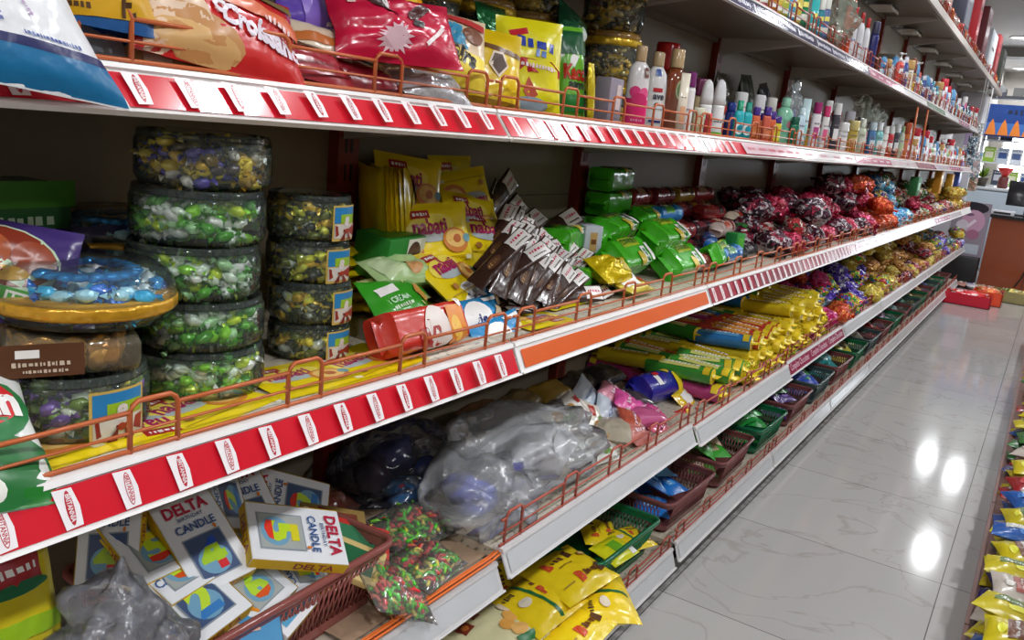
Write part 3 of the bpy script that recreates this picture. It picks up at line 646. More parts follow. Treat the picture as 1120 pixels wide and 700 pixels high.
# --- dark wafer bars fanned out
def bar():
    b = MB(); pouch(b, .165, .045, .015, WR(58, 34, 26), 41, [('rect', .055, 0, .05, .036, INK(232, 228, 224)), ('scrib', .056, .004, .040, .008, INK(190, 40, 80)), ('scrib', .056, -.010, .034, .004, TXK), ('ell', -.02, 0, .04, .022, INK(90, 56, 36)), ('scrib', -.02, 0, .03, .008, INK(190, 150, 90))], ends='x', n=10)
    return b.build('wafer_bar', None, 'x', 'chocolate bar', 'dark wafer bars with white ends')
BR = bar(); rnd = random.Random(4)
first = True
def pbar(lab, loc, *a, **k):
    global first
    o = BR if first else clone(BR); first = False; o['label'] = lab; place(o, loc, *a, **k); return o
for r_ in range(3):
    for i in range(13):
        t_ = i/12
        P_ = atx(548+112*t_*.95, 282+52*t_-14*r_, -.80-.055*r_+.01*rnd.random())
        pbar('dark wafer bar with white end in the %s row of the fanned heap' % ['front', 'middle', 'rear'][r_], P_, 40+rnd.uniform(-18, 18), -16+rnd.uniform(-16, 16)+t_*12, 12+rnd.uniform(-20, 16)-t_*10, roll=-34+rnd.uniform(-12, 12)+t_*26, s=.84)
for i in range(20):
    pbar('dark wafer bar lying in the base of the fanned heap', (-.83-.05*(i % 4), 1.27+.05*(i//4), SH2+.012+.014*(i % 4)), 0, rnd.uniform(-30, 30), rnd.choice((0, 180)))
for i, (px, py, x, tl, yw) in enumerate([(545, 215, -1.04, 70, 0), (552, 240, -1.02, 60, -10), (535, 228, -1.03, 72, 10), (572, 250, -.98, 40, -20), (590, 262, -.95, 30, 5), (582, 266, -.93, 60, 15), (606, 250, -.97, 50, -30)]):
    P_ = atx(px, py, x); pbar('dark wafer bar with white patches %s' % ['crumpled at the top of the rear heap', 'leaning on the rear heap', 'against the panel beside the yellow packets', 'sloping down from the rear heap', 'lying between the rear heap and the white box', 'tipped on its side left of the white box', 'standing behind the white box'][i], P_, tl, yw, 30, s=1.1)
for i in range(14): pbar('dark wafer bar in the shaded rear heap by the panel', (-1.0+.03*(i % 2), 1.36+.02*(i % 3)+.07*(i//7), SH2+.012+.0145*(i % 7)), 0, rnd.uniform(-20, 20), 180*(i % 2))
b = MB(); carton(b, .12, .085, .02, mat((225, 222, 222), 'card'), top=[('scrib', 0, .015, .09, .014, INK(200, 60, 90)), ('rect', 0, -.034, .12, .014, INK(60, 34, 26))], front=[('rect', 0, 0, .12, .016, INK(70, 40, 30))])
o = b.build('wafer_carton', None, 'flat white and brown wafer carton lying on top of the dark bars', 'carton'); place(o, atx(592, 287, -.89), 12, -8, -12, roll=10)
b = MB(); carton(b, .05, .07, .075, mat((190, 196, 204), 'card'), front=[('rect', .0, 0, .02, .045, INK(200, 160, 100)), ('scrib', 0, .0, .014, .02, INK(120, 70, 40))], right=[('rect', 0, 0, .02, .04, INK(180, 150, 110))])
o = b.build('small_carton', None, 'small pale blue-white carton standing between the dark bars and the green packs', 'carton'); place(o, atx(640, 262, -.94), 0, -28, 0)
b = MB(); carton(b, .10, .075, .062, mat((70, 60, 50), 'card')); o = b.build('small_carton', None, 'dull brown carton under the pale white carton', 'carton'); place(o, (-.95, 1.565, SH2+.031), 0, -20, 0)
# gold-yellow foil bag
b = MB(); pouch(b, .14, .085, .045, FO(224, 196, 10), 51, [('ell', .04, 0, .04, .05, INK(200, 180, 60)), ('rect', .055, -.035, .04, .012, TXW)], ends='x', wr=.2, n=20); o = b.build('foil_pouch', None, 'shiny yellow foil pouch lying between the dark bars and green packs', 'pouch'); place(o, atx(668, 296, -.80), 30, 4, -8)
b = MB(); pouch(b, .12, .07, .03, WR(210, 190, 60), 52, [('rect', -.02, 0, .06, .04, TXW), ('rect', .04, 0, .03, .05, INK(190, 60, 30))], ends='x', wr=.1); o = b.build('biscuit_packet', None, 'yellow, white and red packet lying under the shiny yellow foil pouch', 'packet'); place(o, atx(690, 312, -.765), 12, 3, -5)
b = MB(); loaf(b, .10, .06, .055, WR(40, 110, 60), [('ell', 0, 0, .05, .03, INK(190, 170, 60))]); o = b.build('biscuit_packet', None, 'green and gold packet under the shiny yellow foil pouch', 'packet'); place(o, (-.86, 1.66, SH2+.029), 0, 0, 10)
# --- green biscuit bricks
def gpack(fifty=True):
    b = MB(); it = [('rect', .0, .012, .09, .014, INK(170, 190, 40)), ('scrib', .0, .012, .08, .008, INK(30, 90, 30))]
    it += [('rect', .042, -.012, .026, .028, TXW), ('txt', '50', .042, -.012, .022, INK(30, 120, 50), 90, .05), ('rect', .072, -.006, .014, .024, TXW), ('ell', .012, -.014, .03, .02, INK(214, 190, 60))] if fifty else [('ell', 0, 0, .04, .03, INK(60, 170, 40))]
    loaf(b, .165, .07, .06, WR(64, 180, 22), it, p=7, seed=2); return b.build('biscuit_packet', None, 'x', 'packet', 'green biscuit packs')
GP = gpack(); firstg = True
def gp_(lab, loc, *a, **k):
    global firstg
    o = GP if firstg else clone(GP); firstg = False; o['label'] = lab; place(o, loc, *a, **k); return o
gp_('green biscuit pack at the front, lower one with a white number square', atx(742, 287, -.80), 40, 2, 0, s=1.08)
gp_('green biscuit pack with white number square lying on top of the front one', atx(725, 259, -.84), 30, 6, -2, s=1.12)
gp_('green biscuit pack standing on end left of the front two', atx(683, 282, -.845), 42, 4, 0, s=1.1)
gp_('green biscuit pack lying at the top left of the green heap', atx(670, 252, -.93), 16, 8, 2, s=1.1)
gp_('small green biscuit pack with number square on the very top of the green heap', atx(706, 237, -.955), 25, 4, 0, s=.8)
for i, (x, y, z_) in enumerate([(-.95, 1.72, .035), (-1.04, 1.90, .035), (-.95, 1.90, .035), (-1.04, 1.72, .035), (-1.04, 1.90, .10), (-.95, 1.74, .10), (-.95, 1.92, .095), (-.86, 1.66, .033), (-.86, 1.84, .033)]): gp_('green biscuit pack in the shaded back layer of the green heap', (x, y, SH2+z_), 0, i*3, 0)
for i, (x, y, z_) in enumerate([(-1.03, 2.12, .035), (-1.03, 2.12, .10), (-1.03, 2.12, .165), (-1.03, 2.12, .23)]): gp_('dark green pack stacked upright against the panel beside the red upright, %s' % ['lowest', 'second', 'third', 'topmost'][i], (x, y, SH2+z_), 0, 2*i, 0, s=1.0)
o = gp_('green pack standing behind the rail right of the striped strip joint', (-.79, 2.36, SH2+.045), 60, 10, 0, s=.9)
def roll_pack(cols, label, group='rolled biscuit packs'):
    b = MB(); loaf(b, .15, .05, .05, WR(*cols[0]), [('rect', -.02, .0, .06, .035, WR(*cols[1])), ('scrib', -.02, 0, .05, .012, TXW), ('rect', .045, 0, .025, .046, WR(*cols[2]))], p=2.1, seed=7, n=16); return b.build('biscuit_roll', None, label, 'packet', group)
for px, py, x, z_, cs, lab, yw in [(728, 234, -.94, 0, ((30, 120, 190), (70, 150, 40), (60, 150, 200)), 'blue and green biscuit roll on top of the green heap', 0), (776, 266, -.86, 0, ((30, 110, 190), (40, 120, 200), (20, 90, 170)), 'blue packet lying between the green packs', 25),
        (795, 278, -.78, 0, ((40, 120, 190), (50, 130, 60), (30, 110, 180)), 'blue packet low behind the rail right of the green packs', 0), (775, 232, -.98, 0, ((150, 30, 40), (180, 60, 50), (60, 40, 40)), 'dark red biscuit roll behind the green heap', -8),
        (805, 238, -.93, 0, ((206, 190, 170), (190, 60, 40), (60, 120, 70)), 'white and red biscuit roll over the upright green pack', 5), (790, 250, -.90, 0, ((220, 200, 190), (200, 90, 60), (150, 40, 40)), 'cream and red biscuit roll behind the blue packet', 5),
        (838, 256, -.86, 0, ((226, 214, 200), (200, 40, 50), (190, 150, 80)), 'white and red biscuit roll right of the upright green pack', 5), (840, 268, -.80, 0, ((220, 200, 200), (190, 40, 60), (210, 170, 120)), 'white and red biscuit roll low behind the rail', 5),
        (815, 250, -.88, 0, ((40, 130, 50), (60, 150, 60), (30, 100, 40)), 'green biscuit roll among the red and white rolls', 8)]:
    place(roll_pack(cs, lab), atx(px, py, x), 10, yw, 0)
rnd = random.Random(11)
PALR = [((120, 24, 40), (150, 50, 50), (60, 30, 30)), ((60, 30, 40), (120, 40, 50), (40, 30, 40)), ((160, 130, 40), (120, 40, 40), (60, 50, 40)), ((30, 40, 40), (60, 60, 60), (30, 30, 40)), ((150, 40, 44), (190, 150, 120), (110, 30, 36))]
rolls = [roll_pack(c, 'x', 'rolled packs stacked in the shade') for c in PALR]; cnt = 0
for layer in range(4):
    for j in range(4):
        for x in (-1.03, -.955):
            if x > -1 and layer > 1: continue
            k_ = rnd.randrange(5); o = rolls[k_] if cnt == k_ else clone(rolls[k_])
            o['label'] = '%s biscuit roll, %s of the dark stack behind the green packs' % (['dark red', 'plum', 'mustard', 'grey', 'rust'][k_], ['bottom layer', 'second layer', 'third layer', 'top layer'][layer])
            place(o, (x, 2.30+.17*j, SH2+.028+.05*layer), 0, rnd.uniform(-6, 6), 0); cnt += 1
for r_ in rolls:
    if r_['label'] == 'x': bpy.data.objects.remove(r_)
for j in range(10):
    k_ = j % 5; o = roll_pack(PALR[(j*2) % 5], 'biscuit roll under the red and white rolls near the rail', 'rolled packs under the red and white rolls'); place(o, (-.80-.07*(j % 3), 2.25+.14*(j//3), SH2+.027), 0, rnd.uniform(-6, 6), 0)
b = MB(); carton(b, .05, .04, .075, mat((40, 150, 60), 'card'), front=[('rect', 0, 0, .03, .05, INK(90, 180, 60))], right=[('scrib', 0, 0, .03, .02, TXW)])
o = b.build('small_carton', None, 'small green carton standing between blue packets and white rolls', 'carton'); place(o, atx(803, 268, -.80), 0, -10, 0)
# ================================================================== EYE-LEVEL SHELF
S1 = 1.1655
def size_px(P_, px): return px*((P_-Vector((0, 0, HC))).dot(FX))/F_PX
def shear(o, kx):
    for v in o.data.vertices: v.co.x += v.co.y*kx
o = bag('white and blue bag jutting out over the price strip at the top left corner', .26, .17, .05, (240, 242, 246), [('rect', 0, -.058, .25, .05, INK(20, 110, 160)), ('rect', 0, -.030, .25, .012, INK(36, 40, 96)), ('scrib', .05, -.018, .09, .006, INK(60, 90, 160)), ('scrib', .03, .03, .05, .006, INK(180, 150, 190), 90), ('scrib', -.02, .02, .06, .01, INK(120, 130, 190), 90)], 61, 'bag', name='snack_bag', wr=.04)
shear(o, -.6); place(o, atx(0, 22, -.73), 72, 4, -7, s=.62)
o = bag('blue bag with a yellow lettered band, top left behind the guard', .16, .12, .05, (40, 96, 160), [('rect', 0, -.034, .155, .034, INK(214, 164, 20), 4), ('txt', 'S', -.045, -.030, .014, INK(80, 50, 20), 0, .05), ('scrib', -.045, -.045, .05, .007, INK(80, 50, 20), 4), ('txt', 'FI', .03, -.036, .02, INK(80, 50, 20), 6, .04), ('scrib', .035, .008, .07, .02, INK(200, 210, 240), 8)], 62, 'bag', name='snack_bag'); place(o, atx(96, -20, -.80), 60, 4, -2, s=.8)
for i, (px, py, c1, c2, lab) in enumerate([(88, 42, (180, 196, 206), (20, 80, 170), 'grey and bright blue packet behind the guard under the blue bag'), (112, 22, (30, 100, 180), (20, 50, 120), 'bright blue packet under the yellow banded bag'), (60, 52, (170, 176, 180), (130, 140, 150), 'grey packet low behind the guard at the far left'), (135, 42, (70, 50, 40), (110, 90, 60), 'dark packet in the shade left of the red bread bag')]):
    o = bag(lab, .10, .085, .035, c1, [('poly', [(.045, .0), (-.01, -.03), (.045, -.035)], INK(*c2)), ('rect', -.01, .02, .06, .02, INK(*c2), 20)], 64+i, 'packet', name='snack_packet'); place(o, atx(px, py, -.83-.01*i), 60, 0, i*9)
o = bag('large red bag with white script lettering and a gold top edge, drooping over the guard', .25, .13, .06, (206, 36, 36), [('rect', -.085, .0, .09, .12, INK(226, 196, 168), 20), ('ell', -.06, -.035, .15, .06, INK(196, 140, 84), -8), ('ell', -.05, -.045, .12, .04, INK(214, 170, 110), -8), ('rect', -.10, .03, .05, .05, INK(238, 232, 220), 30), ('rect', .02, .053, .20, .016, INK(140, 120, 50), -2),
    ('rect', .03, .020, .18, .02, INK(220, 110, 70), -6), ('txt', 'Croissant', .045, -.012, .125, INK(226, 214, 226), -9, .05, 1.2), ('txt', 'C', -.02, .004, .018, INK(232, 224, 232), -9, .08), ('scrib', .075, .006, .05, .010, INK(240, 200, 200), -6)], 70, 'bag', name='bread_bag', ends='y'); place(o, atx(238, 28, -.805), 60, 0, -8, s=.9)
o = bag('tan and cream bag low behind the guard under the red bread bag', .20, .10, .05, (200, 160, 110), [('ell', 0, 0, .16, .05, INK(150, 100, 50), -6), ('ell', 0, .0, .13, .035, INK(214, 176, 120), -6), ('rect', -.08, 0, .03, .09, INK(224, 214, 196), 14)], 71, 'bag', name='bread_bag'); place(o, atx(215, 55, -.83), 52, 4, -6)
o = bag('cream and orange packet between the red bread bag and the crimson bag', .10, .06, .03, (226, 206, 180), [('rect', .0, -.012, .09, .014, INK(196, 110, 50))], 72, name='snack_packet'); place(o, atx(345, 45, -.84), 40, 0, -8)
for i, (px, py, c, lab, sp) in enumerate([(320, 68, (150, 20, 36), 'crimson packet with a pale starburst lying low behind the guard', -10), (385, 82, (130, 18, 34), 'dark crimson packet lying behind the guard under the crimson bag', -8), (445, 95, (110, 60, 50), 'brown packet in the shade right of the crimson packets', -4), (345, 88, (120, 16, 30), 'crimson packet lying lowest behind the guard', -6)]):
    o = bag(lab, .17, .075, .032, c, [('rect', -.01, .014, .12, .014, INK(60, 34, 26), 4)]+([('poly', [(-.05+.02*math.cos(q*PI/14)*(1 if q % 2 else .5), -.015+.014*math.sin(q*PI/14)*(1 if q % 2 else .5)) for q in range(28)], INK(220, 190, 190))] if i in (0, 3) else []), 74+i, name='snack_packet'); place(o, atx(px, py-4, -.815-.01*i), 38, 0, sp)
o = bag('shiny crimson bag with a white starburst and dark swirls, tip over the guard', .21, .11, .06, (196, 14, 60), [('poly', [(-.02+.032*math.cos(q*PI/16)*(1 if q % 2 else .6), -.030+.020*math.sin(q*PI/16)*(1 if q % 2 else .6)) for q in range(32)], INK(226, 190, 200)), ('ell', -.035, .025, .07, .016, INK(70, 40, 40), -40), ('ell', -.035, .035, .05, .010, INK(240, 236, 236), -40), ('ell', .035, .02, .06, .016, INK(80, 40, 40), 30), ('ell', .03, .0, .02, .014, INK(50, 46, 50)), ('rect', -.075, .03, .012, .012, INK(236, 200, 200)), ('rect', .05, -.02, .05, .006, INK(240, 225, 225), 40)], 80, 'bag', name='snack_bag', wr=.14, n=20); place(o, atx(432, 34, -.80), 58, -20, 2, s=.94)
for i, (px, py, c, c2, lab) in enumerate([(335, 8, (90, 60, 170), (140, 110, 210), 'purple packet peeping over the red and crimson bags'), (352, 18, (226, 110, 50), (240, 230, 220), 'orange and white packet behind the crimson bag'), (440, 12, (240, 170, 20), (250, 210, 60), 'golden yellow bag behind the crimson bag'), (400, 6, (200, 190, 200), (230, 120, 100), 'pale packet with red stripe at the top edge above the crimson bag')]):
    o = bag(lab, .11, .08, .035, c, [('rect', 0, 0, .05, .07, INK(*c2), 20)], 85+i, name='snack_packet'); place(o, atx(px, py, -.88), 66, 0, i*8-10)
o = bag('white and yellow toffee bag with black and blue lettering beside the crimson bag', .15, .12, .045, (232, 206, 170), [('rect', .0, -.035, .14, .05, INK(240, 216, 70)), ('txt', 'Eclairs', .01, -.012, .085, INK(40, 32, 30), -14, .05, 1.1), ('txt', 'milk', .005, .018, .07, INK(60, 150, 190), -12, .07, 1.3), ('ell', .045, .02, .04, .03, INK(130, 80, 56)), ('ell', -.03, -.035, .04, .025, INK(190, 120, 80)), ('rect', 0, .048, .14, .014, INK(200, 60, 60), -6)], 90, 'bag', name='toffee_bag'); place(o, atx(484, 52, -.835), 64, -28, -6)
o = bag('bright yellow bag with a dark diamond emblem behind the guard', .13, .15, .045, (232, 196, 10), [('rect', -.0, .038, .12, .008, INK(110, 70, 30), -6), ('poly', [(.012, -.012), (-.008, .008), (.002, .032), (.022, .032), (.032, .008)], INK(236, 220, 200)), ('poly', [(.012, -.007), (-.004, .009), (.004, .028), (.020, .028), (.028, .009)], INK(90, 70, 60)), ('rect', .012, .011, .034, .008, INK(200, 180, 160), 12), ('rect', 0, -.055, .12, .012, INK(150, 110, 10))], 91, 'bag', name='snack_bag'); place(o, atx(532, 80, -.835), 72, -30, -4)
o = bag('silvery clear bag lying low behind the guard under the toffee bag', .15, .06, .04, (190, 190, 194), [('scrib', 0, 0, .06, .008, INK(150, 150, 156))], 92, 'bag', name='clear_bag', kind='foil', ends='x', wr=.12); place(o, atx(470, 96, -.80), 34, 0, -6)
o = bag('large yellow sweet bag with blue lettering, red banner and strawberry, standing behind the guard', .145, .185, .05, (236, 226, 20), [('rect', -.03, .062, .04, .012, TXR, 14), ('scrib', .01, .040, .09, .024, INK(30, 60, 170), -8), ('scrib', .018, .022, .03, .016, INK(60, 110, 190), -8), ('poly', [(-.05, -.008), (-.03, .012), (.04, .010), (.066, -.004), (.066, -.018), (.0, -.012), (-.05, -.022)], INK(190, 24, 40)), ('scrib', .01, -.002, .08, .009, INK(240, 220, 220), -4),
    ('poly', [(-.01, -.022), (.012, -.055), (-.004, -.068), (-.02, -.05)], INK(206, 90, 70)), ('ell', -.004, -.075, .085, .03, INK(170, 190, 206)), ('rect', -.055, -.01, .012, .03, INK(60, 120, 140))], 93, 'bag', name='sweet_bag'); place(o, atx(578, 74, -.85), 80, -34, 0, s=.92)
o = bag('green sweet bag with red lettering right of the large yellow bag', .075, .19, .045, (110, 186, 40), [('rect', 0, .060, .07, .05, INK(20, 90, 50)), ('poly', [(-.03, .05), (.012, .03), (.0, .008), (-.032, .02)], TXW), ('txt', 'Kacc', .002, -.002, .055, INK(200, 50, 20), -4, .06, 1.4), ('txt', 'aam', .005, -.028, .04, INK(50, 60, 50), -4, .04), ('rect', 0, -.065, .06, .035, INK(30, 130, 50))], 94, 'bag', name='sweet_bag'); place(o, atx(622, 80, -.87), 80, -30, 3, s=.95)
o = bag('dark green shiny bag behind the large yellow bag', .10, .12, .04, (20, 100, 50), [], 95, 'bag', name='sweet_bag', kind='foil'); place(o, atx(541, 42, -.93), 74, 0, 0)
o = bag('dark green shiny top of a bag behind the green sweet bag', .11, .10, .04, (24, 90, 56), [('ell', .02, 0, .03, .03, INK(200, 210, 200))], 96, 'bag', name='sweet_bag', kind='foil'); place(o, atx(625, 35, -.92), 74, 0, -20)
# jars with gold tinsel at the back
GC = [CA(220, 180, 50), CA(130, 110, 40), CA(90, 74, 40), CA(230, 215, 150), CA(70, 56, 46)]
def tinsel_jar(R, H, seed, lab, cols=GC):
    g = empty('candy_jar', lab, 'jar', 'gold tinsel jars'); b = MB()
    b.lathe([(R*.8, 0), (R*.92, .004), (R, H*.25), (R, H*.72), (R*.9, H*.80)], PET, 36); b.build('jar_body', g)
    b = MB(); b.lathe([(R*.93, H*.80), (R*1.02, H*.82), (R*1.02, H*.92), (R*.98, H*.985), (R*.9, H), (R*.3, H)], film((200, 150, 70), .45, .15, .4), 36); b.build('lid', g)
    b = MB(); b.lathe([(R*1.0, H*.70), (R*1.04, H*.74), (R*1.04, H*.84), (R*1.0, H*.87)], FO(214, 176, 40), 36); b.build('tinsel_band', g)
    candies(R, H*.72, cols, 70, seed, g); return g
P0 = atx(668, 126, -.955); tj = [tinsel_jar(.072, .105, 200, 'jar of gold sweets with tinsel band, bottom of the stack left of the pink bottle')]
P0 = Vector((-.955, 1.86, S1)); tj[0].location = P0
for i, (x, y, z_, lab) in enumerate([(-.953, 1.865, .1055, 'jar with gold tinsel band, middle of the stack left of the pink bottle'), (-.95, 1.86, .211, 'jar with gold tinsel band at the top of the frame above the pink bottle'), (-1.02, 1.60, 0, 'gold tinsel jar at the back behind the green sweet bag, bottom one'), (-1.02, 1.60, .1055, 'gold tinsel jar at the back behind the green sweet bag, second one'), (-1.02, 1.59, .211, 'dark gold jar at the top edge above the green sweet bag'),
        (-1.02, 1.42, 0, 'gold tinsel jar at the back behind the yellow bag, bottom one'), (-1.02, 1.42, .1055, 'gold tinsel jar at the back behind the yellow bag, second one'), (-1.015, 1.42, .211, 'dark gold jar at the top edge above the large yellow bag'), (-1.02, 1.24, 0, 'dark jar at the back behind the diamond emblem bag, bottom one'), (-1.02, 1.24, .1055, 'dark jar at the back behind the diamond emblem bag, second one'), (-1.02, 1.245, .211, 'dark jar at the top edge above the diamond emblem bag')]):
    o = clone(tj[0], lab); o.location = (x, y, S1+z_); o.rotation_euler.z = i
b = MB(); carton(b, .06, .035, .095, mat((150, 140, 156), 'card'), front=[('rect', .01, .01, .02, .05, INK(220, 200, 200)), ('scrib', .01, -.02, .03, .008, INK(120, 60, 60))]); o = b.build('small_carton', None, 'greyish lilac carton behind the guard left of the pink bottle', 'carton'); place(o, (-.83, 1.645, S1+.048), 0, 0)
o = bag('narrow golden foil strip pack left of the lilac carton', .025, .115, .015, (214, 190, 20), [], 97, name='foil_strip', kind='foil'); place(o, (-.825, 1.555, S1+.058), 84, 0)
# --- bottles
def bottle(typ, R, H, body, cap, items=(), flat=.62, name='bottle', label='x', group='toiletries', cat='bottle', parent_only=False):
    """items: (z0, z1, colour) bands and marks on the side that faces the aisle"""
    g = empty(name, label, cat, group); bm_ = mat(body, 'gloss') if isinstance(body, tuple) else body; cm = mat(cap, 'gloss')
    sx, sy = (flat, 1)
    P = {'shampoo': ([(.90, 0), (1, .02), (1, .45), (.97, .62), (.86, .74), (.5, .80), (.42, .81)], [(.46, .81), (.48, .82), (.48, .985), (.42, 1)]),
         'curvy': ([(.80, 0), (.95, .02), (1, .2), (.92, .40), (.90, .55), (.80, .72), (.42, .82)], [(.44, .82), (.46, .83), (.44, .98), (.36, 1)]),
         'round': ([(.95, 0), (1, .02), (1, .52), (.97, .56)], [(.99, .56), (.97, .70), (.86, .84), (.62, .95), (.25, 1)]),
         'can': ([(.95, 0), (1, .015), (1, .70), (.86, .76)], [(.84, .76), (.86, .77), (.84, .97), (.75, 1)]),
         'mouth': ([(.86, 0), (1, .03), (1, .60), (.90, .70), (.55, .76)], [(.60, .76), (.60, .77), (.58, 1)]),
         'honey': ([(.90, 0), (1, .03), (.96, .30), (1, .60), (.88, .74), (.55, .78)], [(.62, .78), (.64, .79), (.62, .99), (.55, 1)]),
         'tube': ([(.80, 0), (.80, .16), (.98, .17), (1, .5), (1, 1)], None), 'jarlet': ([(.95, 0), (1, .03), (1, .66), (.94, .70)], [(1.0, .70), (1.03, .72), (1.03, .97), (.95, 1)]),
         'pump': ([(.95, 0), (1, .02), (1, .62), (.80, .70), (.4, .73)], [(.42, .73), (.42, .82), (.15, .83), (.15, .94), (.5, .95), (.5, 1)])}[typ]
    def fl(z, r): return flat
    b = MB(); b.lathe([(r*R, z*H) for r, z in P[0]], bm_, 20, None, flat, 1)
    if typ == 'tube':
        for i, v in enumerate(b.v):
            k_ = max(0, (v[2]/H-.2)/.8); b.v[i] = (v[0]*(1-k_*.92), v[1], v[2])
    def surf_of(u, v, e):
        zz = (v+1)/2; r = 1
        for (r0, z0), (r1, z1) in zip(P[0], P[0][1:]):
            if z0 <= zz <= z1: r = r0+(r1-r0)*(zz-z0)/max(1e-6, z1-z0)
        a = u*PI/2; kx = 1 if typ != 'tube' else (1-max(0, (zz-.2)/.8)*.92)
        return Vector(((r*R*flat*kx+e)*math.cos(a), (r*R+e)*math.sin(a), zz*H))
    its = []
    for it in items:
        if it[0] == 'band': its.append(('rect', 0, (it[1]+it[2]-1)*H/2*1.0, R*PI*.98, (it[2]-it[1])*H, INK(*it[3])))
        else: its.append(it)
    deco(b, surf_of, R*PI/2, H/2, its); b.build('body', g)
    if P[1]:
        b = MB(); b.lathe([(r*R, z*H) for r, z in P[1]], cm, 20, None, flat if typ in ('round',) else min(1, flat*1.25), 1)
        if typ == 'pump': b.box((-.1*R, -.1*R, H*.95), (1.1*R, .1*R, H*.99), cm)
        b.build('cap', g)
    return g
def stand(px, ptop, wpx, x, z0, typ, body, cap, items, label, base=None, **k):
    """a bottle standing on the level z0 in the plane x ; its height and width follow what the photograph shows"""
    P_ = atx(px, ptop, x); H = max(.03, P_.z-z0); y = P_.y; w_ = size_px(Vector((x, y, z0+H/2)), wpx)
    q = []
    for it in items:
        if it[0] == 'band': q.append(it)
        elif it[0] == 'txt': q.append(('txt', it[1], it[2]*w_, (it[3]-.5)*H, it[4]*w_)+tuple(it[5:]))
        elif it[0] == 'scrib': q.append(('scrib', it[1]*w_, (it[2]-.5)*H, it[3]*w_, it[4]*H, it[5]))
        else: q.append((it[0], it[1]*w_, (it[2]-.5)*H, it[3]*w_, it[4]*H)+tuple(it[5:]))
    g = bottle(typ, w_/2, H, body, cap, q, label=label, **k); g.location = (x, y, z0); g.rotation_euler.z = math.radians(-42)
    return g
PK = INK(230, 50, 130)
stand(703, 50, 26, -.835, S1, 'shampoo', (238, 236, 236), (190, 160, 120), [('band', .0, .36, (226, 30, 110)), ('ell', -.2, .44, .5, .14, PK), ('ell', .2, .42, .5, .16, INK(240, 90, 150)), ('ell', 0, .36, .7, .14, INK(214, 40, 110)), ('rect', .25, .68, .22, .12, INK(130, 90, 80)), ('txt', 'U', .25, .68, .12, TXW, 0, .05), ('scrib', 0, .1, .5, .03, INK(240, 170, 200))], 'white shampoo bottle with pink roses on its lower half and a tan cap', base=1)
stand(722, 57, 28, -.865, S1, 'curvy', (240, 240, 240), (190, 166, 130), [('rect', -.05, .74, .3, .09, INK(50, 90, 170)), ('rect', .0, .52, .42, .05, TXR), ('txt', 'ave', .06, .43, .5, INK(60, 60, 80), 0, .03), ('ell', .0, .34, .2, .04, INK(60, 50, 60)), ('scrib', .1, .28, .6, .02, INK(120, 120, 130)), ('rect', .0, .12, .5, .03, INK(40, 50, 120))], 'white curved lotion bottle with tan cap and blue neck patch right of the pink one')
AMB = film((170, 84, 40), .55, .08, .1)
stand(743, 54, 24, -.89, S1, 'honey', AMB, (206, 176, 130), [('ell', .2, .52, .5, .24, INK(190, 196, 150)), ('ell', .2, .52, .38, .18, INK(110, 140, 90))], 'amber see-through bottle with a round green label')
stand(732, 47, 26, -.97, S1, 'jarlet', (150, 60, 50), (190, 24, 24), [], 'bottle with a wide red cap behind the amber bottle')
stand(751, 80, 11, -.80, S1, 'tube', (236, 226, 206), (200, 180, 130), [('rect', 0, .3, .5, .3, INK(226, 170, 130)), ('scrib', 0, .6, .6, .02, INK(90, 80, 70))], 'slim cream tube with a pale tan top right of the amber bottle')
stand(758, 79, 12, -.815, S1, 'can', (244, 240, 240), (120, 30, 110), [('scrib', 0, .4, .5, .03, INK(130, 60, 90)), ('band', .0, .06, (200, 120, 140))], 'slim white bottle with a purple cap behind the cream tube')
stand(768, 86, 16, -.90, S1, 'jarlet', (190, 170, 130), (110, 40, 80), [], 'beige bottle with a plum cap in the second row')
stand(776, 87, 15, -.82, S1, 'round', (244, 246, 244), (240, 242, 244), [('ell', 0, .35, .7, .16, INK(200, 224, 200)), ('scrib', 0, .22, .7, .03, INK(90, 150, 80)), ('scrib', 0, .14, .5, .02, INK(90, 90, 90))], 'white round-topped bottle with green print, left one of the pair')
stand(790, 87, 15, -.82, S1, 'round', (244, 246, 246), (240, 242, 246), [('scrib', 0, .28, .7, .03, INK(60, 70, 60)), ('band', .0, .10, (120, 186, 60))], 'white round-topped bottle with a green foot, right one of the pair')
stand(766, 118, 12, -.79, S1, 'jarlet', (226, 220, 180), (214, 216, 190), [('scrib', 0, .4, .6, .06, INK(120, 150, 100))], 'small cream bottle in front of the white round-topped pair')
stand(776, 124, 9, -.785, S1, 'can', (220, 70, 80), (230, 90, 100), [], 'small red bottle at the guard before the white pair')
stand(801, 112, 12, -.84, S1, 'can', (40, 60, 140), (30, 60, 150), [], 'dark blue bottle right of the white pair')
for i, (px, pt) in enumerate([(811, 110), (820, 112)]): stand(px, pt, 12, -.80, S1, 'mouth', (30, 170, 180), (14, 150, 110) if i == 0 else (20, 140, 120), [('ell', 0, .3, .9, .3, INK(230, 244, 244)), ('ell', .1, .3, .6, .2, INK(20, 150, 170)), ('band', .0, .04, (20, 140, 140))], 'turquoise mouthwash bottle with green cap, %s of two' % ('left' if i == 0 else 'right'))
for i, (px, pt, w_, cb, cc, ty) in enumerate([(812, 101, 14, (226, 230, 232), (236, 238, 240), 'jarlet'), (832, 104, 13, (230, 230, 236), (240, 240, 244), 'jarlet'), (845, 107, 12, (226, 226, 230), (236, 232, 226), 'jarlet')]): stand(px, pt, w_, -.90, S1, ty, cb, cc, [], 'white capped bottle in the second row, %s of three behind the mouthwash' % ['first', 'second', 'third'][i])
